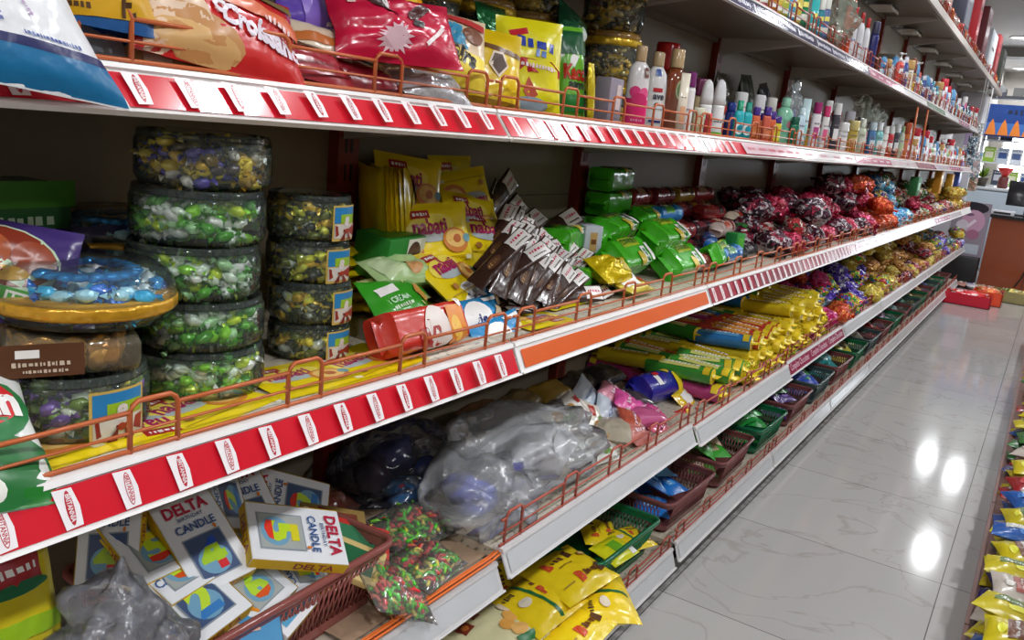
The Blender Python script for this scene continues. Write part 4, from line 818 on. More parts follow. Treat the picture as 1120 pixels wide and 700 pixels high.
for i, (px, pt, cb) in enumerate([(829, 117, (206, 96, 60)), (836, 124, (214, 110, 60)), (841, 117, (200, 90, 70)), (851, 127, (206, 190, 50)), (846, 122, (206, 90, 50))]): stand(px, pt, 10 if i != 3 else 12, -.79-.012*(i % 2), S1, 'can', cb, (70, 40, 130), [('rect', 0, .3, .7, .3, INK(min(255, cb[0]+20), cb[1]+40, cb[2]+20))], '%s bottle with a purple cap behind the guard, %s' % (['orange', 'orange', 'red-orange', 'yellow', 'orange'][i], ['leftmost', 'second', 'third', 'rightmost of the row', 'fourth'][i]))
stand(861, 107, 20, -.84, S1, 'shampoo', (150, 220, 186), (160, 226, 196), [('rect', .1, .4, .5, .3, INK(110, 190, 160)), ('ell', .15, .45, .3, .16, INK(190, 120, 130))], 'mint green bottle beside the knotted plastic bag', flat=.7)
stand(871, 128, 11, -.80, S1, 'can', (20, 110, 80), (20, 90, 70), [], 'dark green bottle before the mint bottle')
b = MB(); pouch(b, .11, .15, .06, film((214, 230, 240), .3, .15, .8), 120, [], wr=.2, n=18); b.blob((.0, .085, 0), (.018, .03, .012), film((225, 235, 240), .5, .15, .8), None, .4, 4, 3)
o = b.build('plastic_bag', None, 'knotted white see-through plastic bag standing among the bottles', 'bag'); place(o, atx(868, 120, -.87), 84, 0, -14)
seq = [(884, 108, 10, (200, 226, 230), (110, 200, 190), 'tube', 'pale blue tube with teal top'), (878, 118, 14, (190, 214, 226), (200, 220, 230), 'curvy', 'pale blue bottle right of the plastic bag'), (896, 112, 11, (236, 232, 236), (170, 30, 110), 'can', 'white bottle with a magenta cap'), (906, 116, 9, (234, 234, 234), (226, 60, 120), 'can', 'white bottle with a pink cap'), (908, 110, 10, (60, 60, 70), (236, 236, 236), 'can', 'dark white-capped bottle, second row'),
       (918, 113, 10, (70, 66, 76), (240, 240, 240), 'can', 'dark white-capped bottle'), (924, 134, 12, (226, 226, 228), (236, 236, 236), 'jarlet', 'short white jar behind the guard'), (931, 122, 11, (60, 60, 110), (200, 200, 210), 'jarlet', 'navy and white jar in the second row'), (935, 132, 13, (196, 170, 70), (206, 190, 120), 'jarlet', 'mustard yellow pack behind the guard'), (945, 130, 12, (196, 206, 180), (210, 214, 200), 'mouth', 'pale green bottle'), (956, 134, 10, (70, 120, 170), (190, 210, 220), 'can', 'blue and white bottle'),
       (964, 134, 11, (120, 190, 190), (220, 226, 226), 'mouth', 'pale turquoise bottle'), (970, 138, 8, (226, 226, 220), (236, 236, 236), 'can', 'small white bottle with coloured foot'), (976, 138, 9, (190, 40, 50), (210, 210, 210), 'can', 'red bottle with grey cap'), (983, 136, 8, (60, 60, 70), (206, 210, 210), 'can', 'dark grey bottle'), (989, 138, 8, (190, 200, 180), (150, 180, 120), 'curvy', 'greenish white bottle'), (994, 134, 9, (206, 110, 40), (190, 80, 40), 'jarlet', 'orange pack before the slanting orange wires')]
for px, pt, w_, cb, cc, ty, lab in seq:
    stand(px, pt, w_, -.80 if 'second' not in lab else -.88, S1, ty, cb, cc, [('rect', 0, .35, .6, .25, INK(*[min(255, int(v*.8+50)) for v in cc])), ('scrib', 0, .55, .6, .05, INK(120, 110, 120))], lab+', eye-level shelf, %s' % half(atx(px, pt, -.8).y))
for i, (px, py, sz) in enumerate([(945, 115, .16), (958, 124, .15)]):
    b = MB(); pouch(b, sz, .15, .07, film((190, 210, 190), .28, .12, .9), 130+i, [], wr=.3, n=18); o = b.build('plastic_bag', None, 'glinting clear plastic wrapped pack in the second row, %s' % ['left of two', 'right of two'][i], 'bag'); place(o, atx(px, py+6, -.90), 84, 0, 10)
# generic toiletries for the bays whose single items are only a few pixels wide
rnd = random.Random(77)
TY = ['shampoo', 'curvy', 'round', 'can', 'mouth', 'jarlet', 'tube', 'pump']
TC = [((238, 238, 240), (230, 230, 234)), ((236, 236, 236), (60, 90, 170)), ((200, 220, 232), (90, 150, 200)), ((226, 130, 160), (240, 240, 240)), ((120, 180, 190), (30, 110, 140)), ((236, 226, 206), (190, 150, 90)), ((50, 56, 70), (200, 200, 200)), ((210, 70, 60), (240, 240, 240)), ((150, 190, 120), (240, 240, 240)), ((60, 80, 150), (220, 220, 230)), ((214, 180, 60), (120, 60, 40)), ((236, 240, 244), (200, 40, 60))]
CN = ['plain white', 'white and blue', 'pale blue', 'pink', 'turquoise', 'cream', 'dark grey', 'red', 'light green', 'navy', 'yellow', 'red-capped']
gen = []
for i, (cb, cc) in enumerate(TC):
    g = bottle(TY[i % 8], .024+.004*(i % 3), .12+.02*(i % 4), cb, cc, [('rect', 0, -.01, .03, .03, INK(*[min(255, int(v*.7+60)) for v in cc])), ('scrib', 0, .012, .03, .006, INK(110, 100, 110))]); gen.append([g, 0])
def gen_bottle(loc, lab, s=1):
    i = rnd.randrange(12); g, u = gen[i]
    if u: g = clone(g)
    gen[i][1] = 1
    g['label'] = '%s %s %s' % (CN[i], {'jarlet': 'jar', 'tube': 'tube', 'can': 'spray bottle'}.get(TY[i % 8], 'bottle'), lab); g.location = loc; g.rotation_euler.z = rnd.uniform(-.9, -.3); g.scale = (s, s, s)
y = 5.55
while y < 9.1:
    for r_, x in enumerate((-.805, -.885, -.965)):
        if r_ == 2 and rnd.random() < .3: continue
        gen_bottle((x, y+rnd.uniform(-.008, .008), S1), 'in the %s row, eye-level shelf, %s' % (['front', 'second', 'rear'][r_], half(y)), rnd.uniform(.8, 1.15))
    y += .072
y = 2.7
while y < 5.5:      # dim rear rows
    gen_bottle((-.985, y, S1), 'in the shaded rear, eye-level shelf, %s' % half(y), rnd.uniform(.8, 1.1)); y += .085
# tall dim cartons at the back
for i, (px, py, w_, h_, c) in enumerate([(790, 80, .10, .22, (90, 92, 80)), (818, 85, .12, .24, (60, 74, 60)), (838, 88, .10, .23, (56, 66, 78))]):
    b = MB(); pouch(b, w_, h_, .05, WR(*c), 140+i, [('rect', 0, -.02, w_*.6, .06, INK(*[int(v*.75) for v in c])), ('scrib', 0, .05, w_*.5, .014, INK(140, 140, 130))]); P_ = atx(px, 100, -1.03); o = b.build('tall_pouch', None, 'tall dim %s pouch standing at the back of the eye-level shelf' % ['grey', 'olive green', 'slate blue'][i], 'pouch'); place(o, (-1.03, P_.y, S1+h_/2), 84, 0, [0, 4, 8][i])
# slanting orange wires
for q, (px0, py0, px1, py1) in enumerate(((1004, 117, 994, 173), (1015, 120, 1006, 172))):
    a, c = atx(px0, py0, -.755), atx(px1, py1, -.755); c0 = (a+c)/2; b = MB(); b.tube([a-c0, c-c0], .006, WIRE, 8)
    o = b.build('wire_support', None, 'slanting orange rod joining the eye-level and upper toiletry shelves, %s one' % ['nearer', 'farther'][q], 'shelf support'); o.location = c0
# ================================================================== UPPER TOILETRY SHELF
S0 = 1.5205
up = [(826, -30, 14, (206, 60, 110), 'can'), (838, -26, 13, (214, 80, 120), 'can'), (849, -24, 10, (226, 150, 40), 'tube'), (856, -20, 9, (226, 200, 80), 'tube'), (863, -18, 9, (190, 200, 80), 'tube'), (870, -14, 9, (80, 170, 210), 'tube'), (877, -12, 9, (210, 190, 90), 'tube'), (884, -20, 11, (20, 130, 80), 'shampoo'), (894, -4, 10, (60, 180, 180), 'tube'), (901, 0, 8, (40, 140, 160), 'can'), (907, -2, 9, (90, 110, 160), 'can')]
UN = ['crimson', 'rose pink', 'orange', 'yellow', 'lime yellow', 'sky blue', 'mustard', 'green', 'turquoise', 'teal', 'grey blue']
for i, (px, pt, w_, c, ty) in enumerate(up):
    stand(px, pt, w_, -.80, S0, ty, c, (236, 236, 230), [('rect', 0, .3, .8, .12, INK(236, 236, 226)), ('rect', 0, .15, .8, .08, INK(*[int(v*.6) for v in c])), ('rect', 0, .55, .6, .1, INK(240, 230, 120))], '%s %s on the upper toiletry shelf, near end' % (UN[i], 'tube' if ty == 'tube' else 'bottle'))
b = MB(); pouch(b, .12, .22, .09, film((210, 226, 206), .3, .1, .9), 150, [], wr=.3, n=18); o = b.build('plastic_bag', None, 'tall glinting clear bag on the upper toiletry shelf right of the blue bottles', 'bag'); place(o, atx(920, 20, -.82), 84, 0, 0)
stand(933, -2, 12, -.80, S0, 'can', (226, 80, 30), (226, 70, 24), [], 'orange bottle on the upper toiletry shelf right of the clear bag')
for i, px in enumerate((938, 945, 951)): stand(px, 8+6*i, 9, -.82, S0, 'shampoo', (232, 234, 240), (190, 24, 30), [('scrib', 0, .4, .6, .05, INK(120, 130, 180)), ('rect', 0, .1, .6, .06, INK(50, 50, 130))], 'white bottle with a red cap on the upper toiletry shelf, %s of three' % ['first', 'second', 'third'][i])
stand(960, 24, 10, -.80, S0, 'can', (40, 44, 110), (60, 60, 90), [], 'navy bottle right of the red-capped bottles on the upper shelf')
b = MB(); carton(b, .16, .09, .19, mat((130, 124, 112), 'card')); P_ = atx(974, 55, -.93); o = b.build('tall_carton', None, 'plain greyish brown carton standing on the upper toiletry shelf', 'carton'); place(o, (-.93, P_.y, S0+.095), 0, 0)
y = 2.2
y = 4.75
while y < 9.05:
    for r_, x in enumerate((-.80, -.88)):
        gen_bottle((x, y+rnd.uniform(-.01, .01), S0), 'in the %s row, upper toiletry shelf, %s' % (['front', 'second'][r_], half(y)), rnd.uniform(.85, 1.15))
    y += .08
for i, (px, c) in enumerate([(1003, (70, 74, 84)), (1012, (214, 130, 60)), (1021, (40, 44, 60)), (1028, (190, 206, 220)), (1034, (216, 224, 232)), (1042, (170, 180, 200)), (1050, (40, 40, 50)), (1056, (200, 190, 200))]):
    P_ = atx(px, 110, -.84); b = MB(); carton(b, .09, .06, .17, mat(c, 'card'), front=[('rect', 0, .02, .06, .05, INK(*[min(255, v+30) for v in c])), ('scrib', 0, -.04, .05, .01, TXK)]); o = b.build('tall_carton', None, '%s carton standing on the upper toiletry shelf, far half' % ['slate', 'orange', 'black', 'pale blue', 'white blue', 'grey blue', 'near-black', 'pale lilac'][i], 'carton'); place(o, (-.955, P_.y, S0+.086), 0, 0)
# ================================================================== TOPMOST CANOPY GOODS
ST = 2.0005
P_ = atx(1050, 10, -.80)
def canopy(cy_, px, py, w_, h_, d_, c, label, kind='card'):
    P_ = atx(px, py, -.81); P_.y = cy_; b = MB(); carton(b, w_, d_, h_, mat(c, kind), front=[('rect', 0, 0, w_*.7, h_*.5, INK(*[min(255, v+40) for v in c])), ('scrib', 0, h_*.1, w_*.5, h_*.08, TXK)]); o = b.build('canopy_carton', None, label, 'carton'); place(o, (-.81-d_/2+.04, P_.y, ST+h_/2), 0, 0)
canopy(5.75, 1030, 4, .30, .20, .12, (120, 60, 40), 'brown carton on the topmost canopy, nearest one in view')
canopy(6.75, 1055, 14, .38, .40, .10, (56, 60, 76), 'dark slate framed box standing on the topmost canopy')
canopy(7.5, 1065, 25, .20, .55, .08, (190, 24, 40), 'tall red box on the topmost canopy')
canopy(8.25, 1073, 38, .34, .44, .10, (110, 20, 34), 'maroon box on the topmost canopy behind the red one')
canopy(9.0, 1082, 50, .60, .36, .12, (206, 214, 226), 'white and pale blue box on the topmost canopy')
canopy(9.7, 1088, 60, .34, .42, .10, (150, 40, 44), 'dull red carton on the topmost canopy toward the far end')
canopy(10.5, 1091, 75, .40, .38, .08, (60, 62, 50), 'black and yellow box at the far end of the topmost canopy')
for i in range(21):
    y = 5.2+i*.27; b = MB() if i < 3 else None
    if i < 3:
        b.blob((0, 0, .05), (.05, .05, .05), FO(*[(190, 100, 50), (200, 190, 180), (180, 50, 40)][i]), None, .25, 3, i); fr = b.build('gift_bundle', None, 'x', 'bundle', 'shiny bundles along the canopy edge')
        if i == 0: FB = []
        FB.append(fr)
    else: fr = clone(FB[i % 3])
    fr['label'] = '%s shiny bundle along the edge of the topmost canopy, %s bay' % (['copper', 'silvery', 'red'][i % 3], ORD[min(11, int((y-J0)/BL)+1)]); fr.location = (-.81, y, ST)
# ================================================================== KNEE-HEIGHT SHELF
S3 = .4345
S3n = .433-.018+.0012
# kraft paper lining
b = MB()
def lin(u, v): return Vector((-.895+v*.19, 1.0+u*.20, .002+.003*noise.noise(Vector((u*3, v*3, 1)))+.002))
b.grid(lin, 12, 12, mat((176, 148, 122), 'card')); o = b.build('paper_sheet', None, 'brown kraft paper lining the nearest knee-height shelf under the sugar sweet bags', 'paper'); o.location = (0, 0, S3n)
# basket
def basket(L_, D, H, col, rimc=None, slats=True):
    """long side along x, made from a rim, a floor and slatted walls"""
    b = MB(); m = mat(col, 'gloss'); t = .004; tp = .88
    def ring(k, z, r=.022, n=5):
        pts = []
        for cx_, cy_, a0 in ((1, 1, 0), (-1, 1, 90), (-1, -1, 180), (1, -1, 270)):
            for i in range(n+1):
                a = math.radians(a0+90*i/n); pts.append((cx_*(L_/2*k-r)+r*math.cos(a), cy_*(D/2*k-r)+r*math.sin(a), z))
        return pts
    top = ring(1, H); base = ring(tp, .004)
    b.tube(top, .006, m, 8, closed=True)
    n = len(top)
    b.add(base, [tuple(range(n))], m); b.add([(x, y, z-.003) for x, y, z in base], [tuple(reversed(range(n)))], m)
    def band(z0, z1):
        A = [Vector(a).lerp(Vector(c), z0) for a, c in zip(base, top)]; B_ = [Vector(a).lerp(Vector(c), z1) for a, c in zip(base, top)]
        In = lambda P: [Vector((p.x*(1-t/abs(L_/2)), p.y*(1-t/abs(D/2)), p.z)) for p in P]
        b.add(A+B_, [(i, (i+1) % n, n+(i+1) % n, n+i) for i in range(n)], m, None, True)
        A2, B2 = In(A), In(B_); b.add(A2+B2, [(n+i, n+(i+1) % n, (i+1) % n, i) for i in range(n)], m, None, True)
        b.add(A+A2, [(i, n+i, n+(i+1) % n, (i+1) % n) for i in range(n)], m); b.add(B_+B2, [(i, (i+1) % n, n+(i+1) % n, n+i) for i in range(n)], m)
    band(0, .16); band(.84, 1)
    # lattice of crossing slats on the four sides
    for sx, sy, ax in ((0, -1, 'x'), (0, 1, 'x'), (1, 0, 'y'), (-1, 0, 'y')):
        W_ = (L_ if ax == 'x' else D)/2-.026; N_ = int(2*W_/.0105)
        for i in range(N_+1):
            q = -W_+2*W_*i/N_
            for dd in (-1, 1):
                q2 = q+dd*.016
                if abs(q2) > W_: continue
                k0, k1 = tp+(1-tp)*.16, tp+(1-tp)*.84
                if ax == 'x': p0 = (q*.95, sy*D/2*k0-sy*.002, H*.16); p1 = (q2*1., sy*D/2*k1-sy*.002, H*.84)
                else: p0 = (sx*L_/2*k0-sx*.002, q*.95, H*.16); p1 = (sx*L_/2*k1-sx*.002, q2, H*.84)
                b.tube([p0, p1], .0015, m, 4)
    return b
o = basket(.36, .275, .10, (150, 84, 78)).build('basket', None, 'brown plastic lattice basket full of birthday candle cartons', 'basket'); o.location = (-.870, .745, S3n+.001); o.rotation_euler.z = PI/2+.03
bz = S3n+.006
# birthday candle cartons
YE = mat((232, 190, 10), 'card'); DL = INK(150, 40, 60)
def candle_box(digit, cols, seed=0):
    b = MB(); w_, h_, t_ = .085, .130, .018
    carton(b, w_, h_, t_, mat((236, 238, 242), 'card'), top=[('rect', 0, -.022, .055, .062, INK(150, 160, 170)), ('rect', 0, -.022, .051, .058, INK(70, 90, 130) if seed % 2 else INK(176, 182, 178)), ('ell', 0, -.03, .044, .04, INK(120, 170, 200)), ('txt', 'DELTA', 0, .050, .062, INK(190, 20, 60), 0, .03, 1.1), ('txt', 'BIRTHDAY', .0, .036, .036, INK(60, 90, 140), 0, .01), ('txt', 'CANDLE', 0, .022, .056, INK(50, 90, 150), 0, .02, 1.1), ('ell', .022, .012, .004, .007, INK(230, 130, 40))],
           front=[('rect', 0, 0, w_, t_, YE), ('txt', 'DELTA', 0, 0, .055, DL, 0, .02, .8)], right=[('rect', 0, 0, h_, t_, YE), ('txt', 'DELTA', .02, 0, .055, DL, 0, .02, .8)], left=[('rect', 0, 0, h_, t_, YE), ('txt', 'DELTA', .02, 0, .055, DL, 0, .02, .8)])
    g = b.build('candle_carton')
    # numeral candle behind the window, three colour zones
    vs, fs, W, H = text_tris(digit, .05); k_ = .046/H; bm = bmesh.new()
    for v in vs: bm.verts.new((v[0]*k_*1.1, v[1]*k_-.022, t_/2+.0016))
    bm.verts.ensure_lookup_table()
    for f in fs:
        try: bm.faces.new([bm.verts[i] for i in f])
        except ValueError: pass
    for zc in (-.034, -.010):
        bmesh.ops.bisect_plane(bm, geom=bm.verts[:]+bm.edges[:]+bm.faces[:], plane_co=(0, zc, 0), plane_no=(0, 1, .0))
    b2 = MB(); bm.verts.index_update()
    for f in bm.faces:
        c = f.calc_center_median(); m = INK(*cols[0 if c.y > -.010 else 1 if c.y > -.034 else 2]); b2.add([v.co[:] for v in f.verts], [list(range(len(f.verts)))], m)
    bm.free(); c = b2.build('numeral_candle', g); c['label'] = 'numeral candle in blue, yellow-green and red'
    return g
KB = [candle_box('4', ((30, 80, 190), (170, 210, 30), (220, 30, 40)), 1), candle_box('2', ((230, 60, 40), (200, 230, 60), (60, 130, 200)), 1), candle_box('5', ((230, 220, 40), (200, 230, 40), (240, 60, 40)), 0), candle_box('6', ((60, 190, 60), (190, 230, 60), (230, 90, 30)), 0)]
ku = [0]*4
def kb(i, label, loc, *a, **k):
    o = KB[i] if not ku[i] else clone(KB[i], group='candle cartons'); ku[i] = 1; tag(o, label, 'carton', 'birthday candle cartons'); place(o, loc, *a, **k); return o
kb(0, 'candle carton with blue, green and red numeral 4 propped on the pile', atx(220, 594, -.835), 38, -8, 6, s=1.0)
kb(1, 'candle carton with red and yellow numeral, leftmost above the basket rim', atx(203, 648, -.80), 26, -4, 12, s=1.05)
kb(2, 'white candle carton on top of the pile, lettering turned to the right', atx(322, 588, -.785), 32, 4, -122, s=1.08)
kb(3, 'candle carton with green and orange numeral under the one with numeral 4', atx(262, 632, -.805), 30, 0, 14)
kb(0, 'shaded candle carton with dark blue window at the back of the basket', atx(268, 556, -.93), 40, -6, -2, s=1.05)
kb(1, 'candle carton edge-on with yellow side lettering, behind the numeral 4 carton', atx(238, 548, -.90), 62, 36, 60)
kb(2, 'shaded candle carton at the far left of the basket pile, yellow edge forward', atx(158, 590, -.88), 24, -10, 8)
kb(3, 'candle carton below the shaded far left one, yellow edge forward', atx(178, 612, -.85), 22, -6, 12)
kb(0, 'candle carton standing on its narrow side at the far left of the pile', atx(122, 590, -.90), 60, -60, 10, s=.9)
kb(2, 'small candle carton tucked under the white top one, yellow edge forward', atx(322, 628, -.79), 30, 20, 60, s=.8)
kb(1, 'dim candle carton with blue picture leaning at the back right of the pile', atx(315, 548, -.93), 44, -10, 60)
for q in range(8): kb(q % 4, 'candle carton lying in the hidden bottom layer of the brown basket, %s layer' % ['first', 'second', 'third', 'fourth'][q//2], (-.92+.09*(q % 2)-.0, .70+.05*(q % 2), bz+.012+.0200*(q//2)), 0, 90*(q % 2)+q*4, 0)
b = MB(); carton(b, .095, .13, .018, mat((70, 150, 200), 'card'), top=[('rect', 0, .03, .08, .05, INK(200, 210, 220)), ('poly', [(.0, .0), (.03, .01), (.02, .03), (-.01, .02)], INK(40, 40, 110)), ('poly', [(-.03, -.01), (-.01, -.02), (-.005, .01), (-.03, .01)], INK(190, 30, 110)), ('poly', [(.0, -.01), (.02, -.015), (.025, .0), (.01, .01)], INK(240, 150, 30)), ('ell', -.01, -.04, .06, .012, INK(230, 190, 170))], front=[('rect', 0, 0, .095, .018, TXW), ('txt', 'DELTA', 0, 0, .05, DL)], right=[('rect', 0, 0, .13, .018, TXW), ('txt', 'DELTA', .02, 0, .06, DL)])
o = b.build('candle_carton', None, 'sky blue candle carton with magenta and navy shapes at the basket rim', 'carton', 'birthday candle cartons'); place(o, atx(262, 664, -.775), 26, 4, -35)
b = MB(); carton(b, .09, .12, .016, mat((236, 236, 240), 'card'), top=[('rect', 0, -.02, .07, .06, INK(90, 170, 210)), ('poly', [(.0, -.01), (.03, .0), (.02, .02), (-.01, .01)], INK(190, 30, 110)), ('poly', [(-.03, -.02), (-.01, -.03), (-.005, .0)], INK(240, 190, 30))], right=[('rect', 0, 0, .12, .016, YE), ('txt', 'DELTA', .02, 0, .06, DL)], front=[('rect', 0, 0, .09, .016, YE)])
o = b.build('candle_carton', None, 'white and blue candle carton with yellow edge right of the sky blue one', 'carton', 'birthday candle cartons'); place(o, atx(294, 648, -.785), 30, 6, 12)
for i, (px, py, x, c1, c2, sp, lab) in enumerate([(388, 592, -.80, (206, 50, 40), (60, 130, 90), 40, 'red card pack with a green panel at the right end of the basket'), (380, 612, -.775, (226, 200, 130), (40, 110, 70), 30, 'cream and dark green pack at the right end of the basket'), (365, 575, -.86, (150, 120, 60), (120, 60, 40), 50, 'olive and brown pack at the back right corner of the basket'), (330, 552, -.94, (30, 70, 130), (120, 60, 60), -20, 'dark blue and red pack in the shaded back of the basket')]):
    b = MB(); carton(b, .075, .11, .012, mat(c1, 'card'), top=[('rect', 0, 0, .05, .08, INK(*c2)), ('scrib', 0, .046, .05, .008, TXW)]); o = b.build('flat_carton', None, lab, 'carton'); place(o, atx(px, py, x), 24, 4, sp)
for i, (px, py) in enumerate([(245, 655), (345, 612)]):
    b = MB(); carton(b, .06, .03, .04, mat((226, 180, 20), 'card'), front=[('scrib', 0, 0, .05, .01, TXK)]); o = b.build('small_carton', None, 'small yellow carton %s' % ['showing between the candle cartons left of middle', 'beside the white top candle carton'][i], 'carton'); place(o, atx(px, py, -.83), 20, 20)
# sugar sweet bags
SG = [mat(c, 'gloss') for c in ((90, 215, 50), (236, 60, 66), (240, 220, 90), (214, 80, 70), (130, 215, 70), (240, 120, 96))]
def sugar_bag(seed, w_=.14, h_=.11, t_=.045):
    rnd_ = random.Random(seed); g = empty('sweet_bag', 'x', 'bag', 'clear bags of red and green sugar sweets'); f = pouch_surf(w_, h_, t_, seed, .1, .1)
    b = MB()
    for i in range(230):
        u, v = rnd_.uniform(-.82, .82), rnd_.uniform(-.75, .75); p = f(u, v)*.9; p.z = rnd_.uniform(-.8, .95)*p.z
        a = rnd_.uniform(0, PI); c_, s_ = math.cos(a)*.009, math.sin(a)*.009; z_ = rnd_.uniform(-.003, .003)
        mid_ = p+Vector((s_*.4, -c_*.4, .002)); zone = noise.noise(Vector((u*1.6+seed, v*1.6, 0)))
        b.tube([p-Vector((c_, s_, z_)), mid_, p+Vector((c_, s_, z_))], .0030, SG[rnd_.choice((0, 4, 2)) if zone > .02 else rnd_.choice((1, 3, 5, 1, 0))], 5)
    b.build('sugar_sweets', g, kind='stuff')
    b = MB(); pouch(b, w_, h_, t_, film((250, 246, 240), .10, .1, 1.0), seed, [], crimp=.12, wr=.12, n=16); b.build('clear_film', g); return g
sg = sugar_bag(301)
o = sg; o['label'] = 'clear bag of red and green sugar sweets nearest the big plastic bag'; place(o, (-.835, 1.085, S3n+.030), 6, -10, 8, s=1.15)
o = sugar_bag(302, .13, .10); o['label'] = 'clear bag of red and green sugar sweets in the middle by the fallen guard'; place(o, (-.735, 1.005, S3n+.032), 12, 20, -12)
o = sugar_bag(303, .12, .13); o['label'] = 'clear bag of green and brown sugar sweets leaning on the end of the brown basket'; place(o, (-.715, .905, S3n+.040), 34, 40, 30)
b = MB(); pouch(b, .12, .10, .05, film((200, 120, 100), .35, .2, .8), 304, [], wr=.15); b.blob((0, 0, 0), (.04, .035, .016), mat((150, 50, 46), 'gloss'), None, .3, 5, 2)
o = b.build('sweet_bag', None, 'clear bag of dull red sweets at the back corner behind the basket', 'bag'); place(o, (-.97, 1.01, S3n+.045), 20, 0, 20)
b = MB(); pouch(b, .22, .12, .06, mat((150, 124, 84), 'card'), 305, [], wr=.2, n=18); o = b.build('paper_bag', None, 'crumpled brown paper bag at the shaded back behind the candle cartons', 'bag'); place(o, (-1.03, .86, S3n+.07), 62, 0, 0)
# big translucent plastic bags
def carrier(name, parts, fm, label, seed, contents):
    g = empty(name, label, 'bag'); b = MB()
    for i, (c, r) in enumerate(parts): b.blob(c, r, fm, None, .22, 2.2, seed+i, 4)
    for v_i, v in enumerate(b.v):
        n_ = .014-abs(noise.noise(Vector(v)*7.5))*.05+(.003-abs(noise.noise(Vector(v)*20))*.010); b.v[v_i] = (v[0]+n_, v[1]+n_*.6, max(.001, v[2]+n_))
    b.build('film', g); b = MB()
    for i, (c, r, cc) in enumerate(contents): b.blob(c, r, mat(cc, 'wrap'), None, .2, 3, seed+20+i, 2)
    for v_i, v in enumerate(b.v): b.v[v_i] = (v[0], v[1], max(.004, v[2]))
    b.build('contents', g); return g
g = carrier('plastic_bag', [((0.01, .08, .07), (.13, .22, .082)), ((.035, -.12, .055), (.10, .12, .062))], film((250, 252, 255), .26, .25, .7, scale=14, dist=.025),
    'large crumpled translucent plastic bag with deep blue packs inside, on the knee-height shelf', 3, [((.02, -.12, .045), (.06, .055, .035), (70, 90, 210)), ((.045, -.01, .05), (.03, .04, .03), (30, 40, 190)), ((-.0, .12, .06), (.09, .14, .055), (236, 240, 250)), ((.04, .12, .03), (.04, .05, .02), (60, 70, 170)), ((-.01, .2, .06), (.05, .04, .03), (206, 214, 190))])
g.location = (-.835, 1.36, S3n+.003)
g = carrier('plastic_bag', [((0, 0, .06), (.11, .14, .07))], film((120, 120, 140), .12, .2, 1, scale=16, dist=.03), 'dim see-through bag with bright blue packs left of the large plastic bag', 8, [((.05, -.03, .03), (.035, .045, .028), (40, 130, 200)), ((-.03, .03, .06), (.05, .06, .04), (30, 40, 110)), ((.0, -.06, .05), (.04, .04, .04), (60, 40, 60)), ((.04, .06, .04), (.03, .04, .03), (30, 60, 140)), ((.055, -.05, .045), (.015, .012, .01), (220, 60, 70))])
g.location = (-.985, 1.22, S3n+.003)
g = carrier('plastic_bag', [((0, 0, .085), (.07, .085, .10)), ((.01, -.01, .16), (.04, .05, .07))], film((240, 242, 252), .15, .22, 1, scale=13, dist=.05), 'grey and blue translucent plastic bag at the bottom left corner before the candle cartons', 12, [((.02, .02, .05), (.04, .05, .045), (60, 90, 190)), ((-.03, -.04, .06), (.035, .04, .06), (60, 56, 70)), ((.03, -.03, .09), (.02, .03, .03), (80, 80, 100)), ((.045, .01, .02), (.015, .02, .015), (210, 140, 110))])
g.location = (-.755, .475, S3n+.003)
o = bag('yellow and red pack with green stripe standing at the far bottom left corner', .10, .16, .05, (214, 196, 30), [('rect', 0, .07, .10, .03, INK(190, 40, 30)), ('rect', 0, .03, .06, .03, INK(170, 30, 40)), ('scrib', 0, .03, .05, .01, TXW), ('ell', 0, .012, .07, .014, INK(30, 110, 70)), ('rect', 0, -.03, .10, .02, INK(150, 190, 30)), ('rect', 0, -.07, .10, .04, INK(150, 120, 90))], 310, name='snack_packet', ends='y'); place(o, atx(6, 655, -.80), 74, 0, 0)
# white, pink and purple packs in the second bay
def wp(label, px, py, x, tl, yw, sp, c, items, w_=.11, h_=.075, t_=.03, seed=0, grp='small packs right of the big plastic bag'):
    o = bag(label, w_, h_, t_, c, items, 400+seed, 'packet', grp, ends='x', name='snack_packet', wr=.1); place(o, atx(px, py, x), tl, yw, sp); return o
WI = [('ell', -.02, .0, .035, .03, INK(190, 140, 60)), ('rect', .025, .01, .03, .02, INK(190, 50, 40)), ('ell', .0, -.015, .03, .02, INK(120, 160, 80))]
for i, (px, py, x, tl, sp, c) in enumerate([(625, 447, -.86, 40, 10, (236, 232, 226)), (648, 462, -.83, 50, 60, (240, 234, 220)), (664, 450, -.84, 40, 30, (214, 224, 236)), (668, 478, -.77, 40, 10, (240, 238, 230)), (655, 492, -.75, 30, -10, (236, 240, 232)), (683, 463, -.79, 30, 40, (220, 230, 240)), (640, 432, -.90, 50, 20, (200, 214, 226)), (612, 458, -.86, 30, -6, (226, 220, 206))]):
    wp('white packet with %s marks right of the big plastic bag, %s' % (['red', 'golden', 'blue-grey', 'golden', 'green', 'pale blue', 'clear', 'golden'][i], ['left', 'upright', 'upper right', 'front middle', 'front lowest', 'right', 'rear', 'far left'][i]), px, py, x, tl, 0, sp, c, WI if i not in (2, 5, 6) else [('scrib', 0, 0, .06, .008, INK(120, 140, 190))], seed=i)
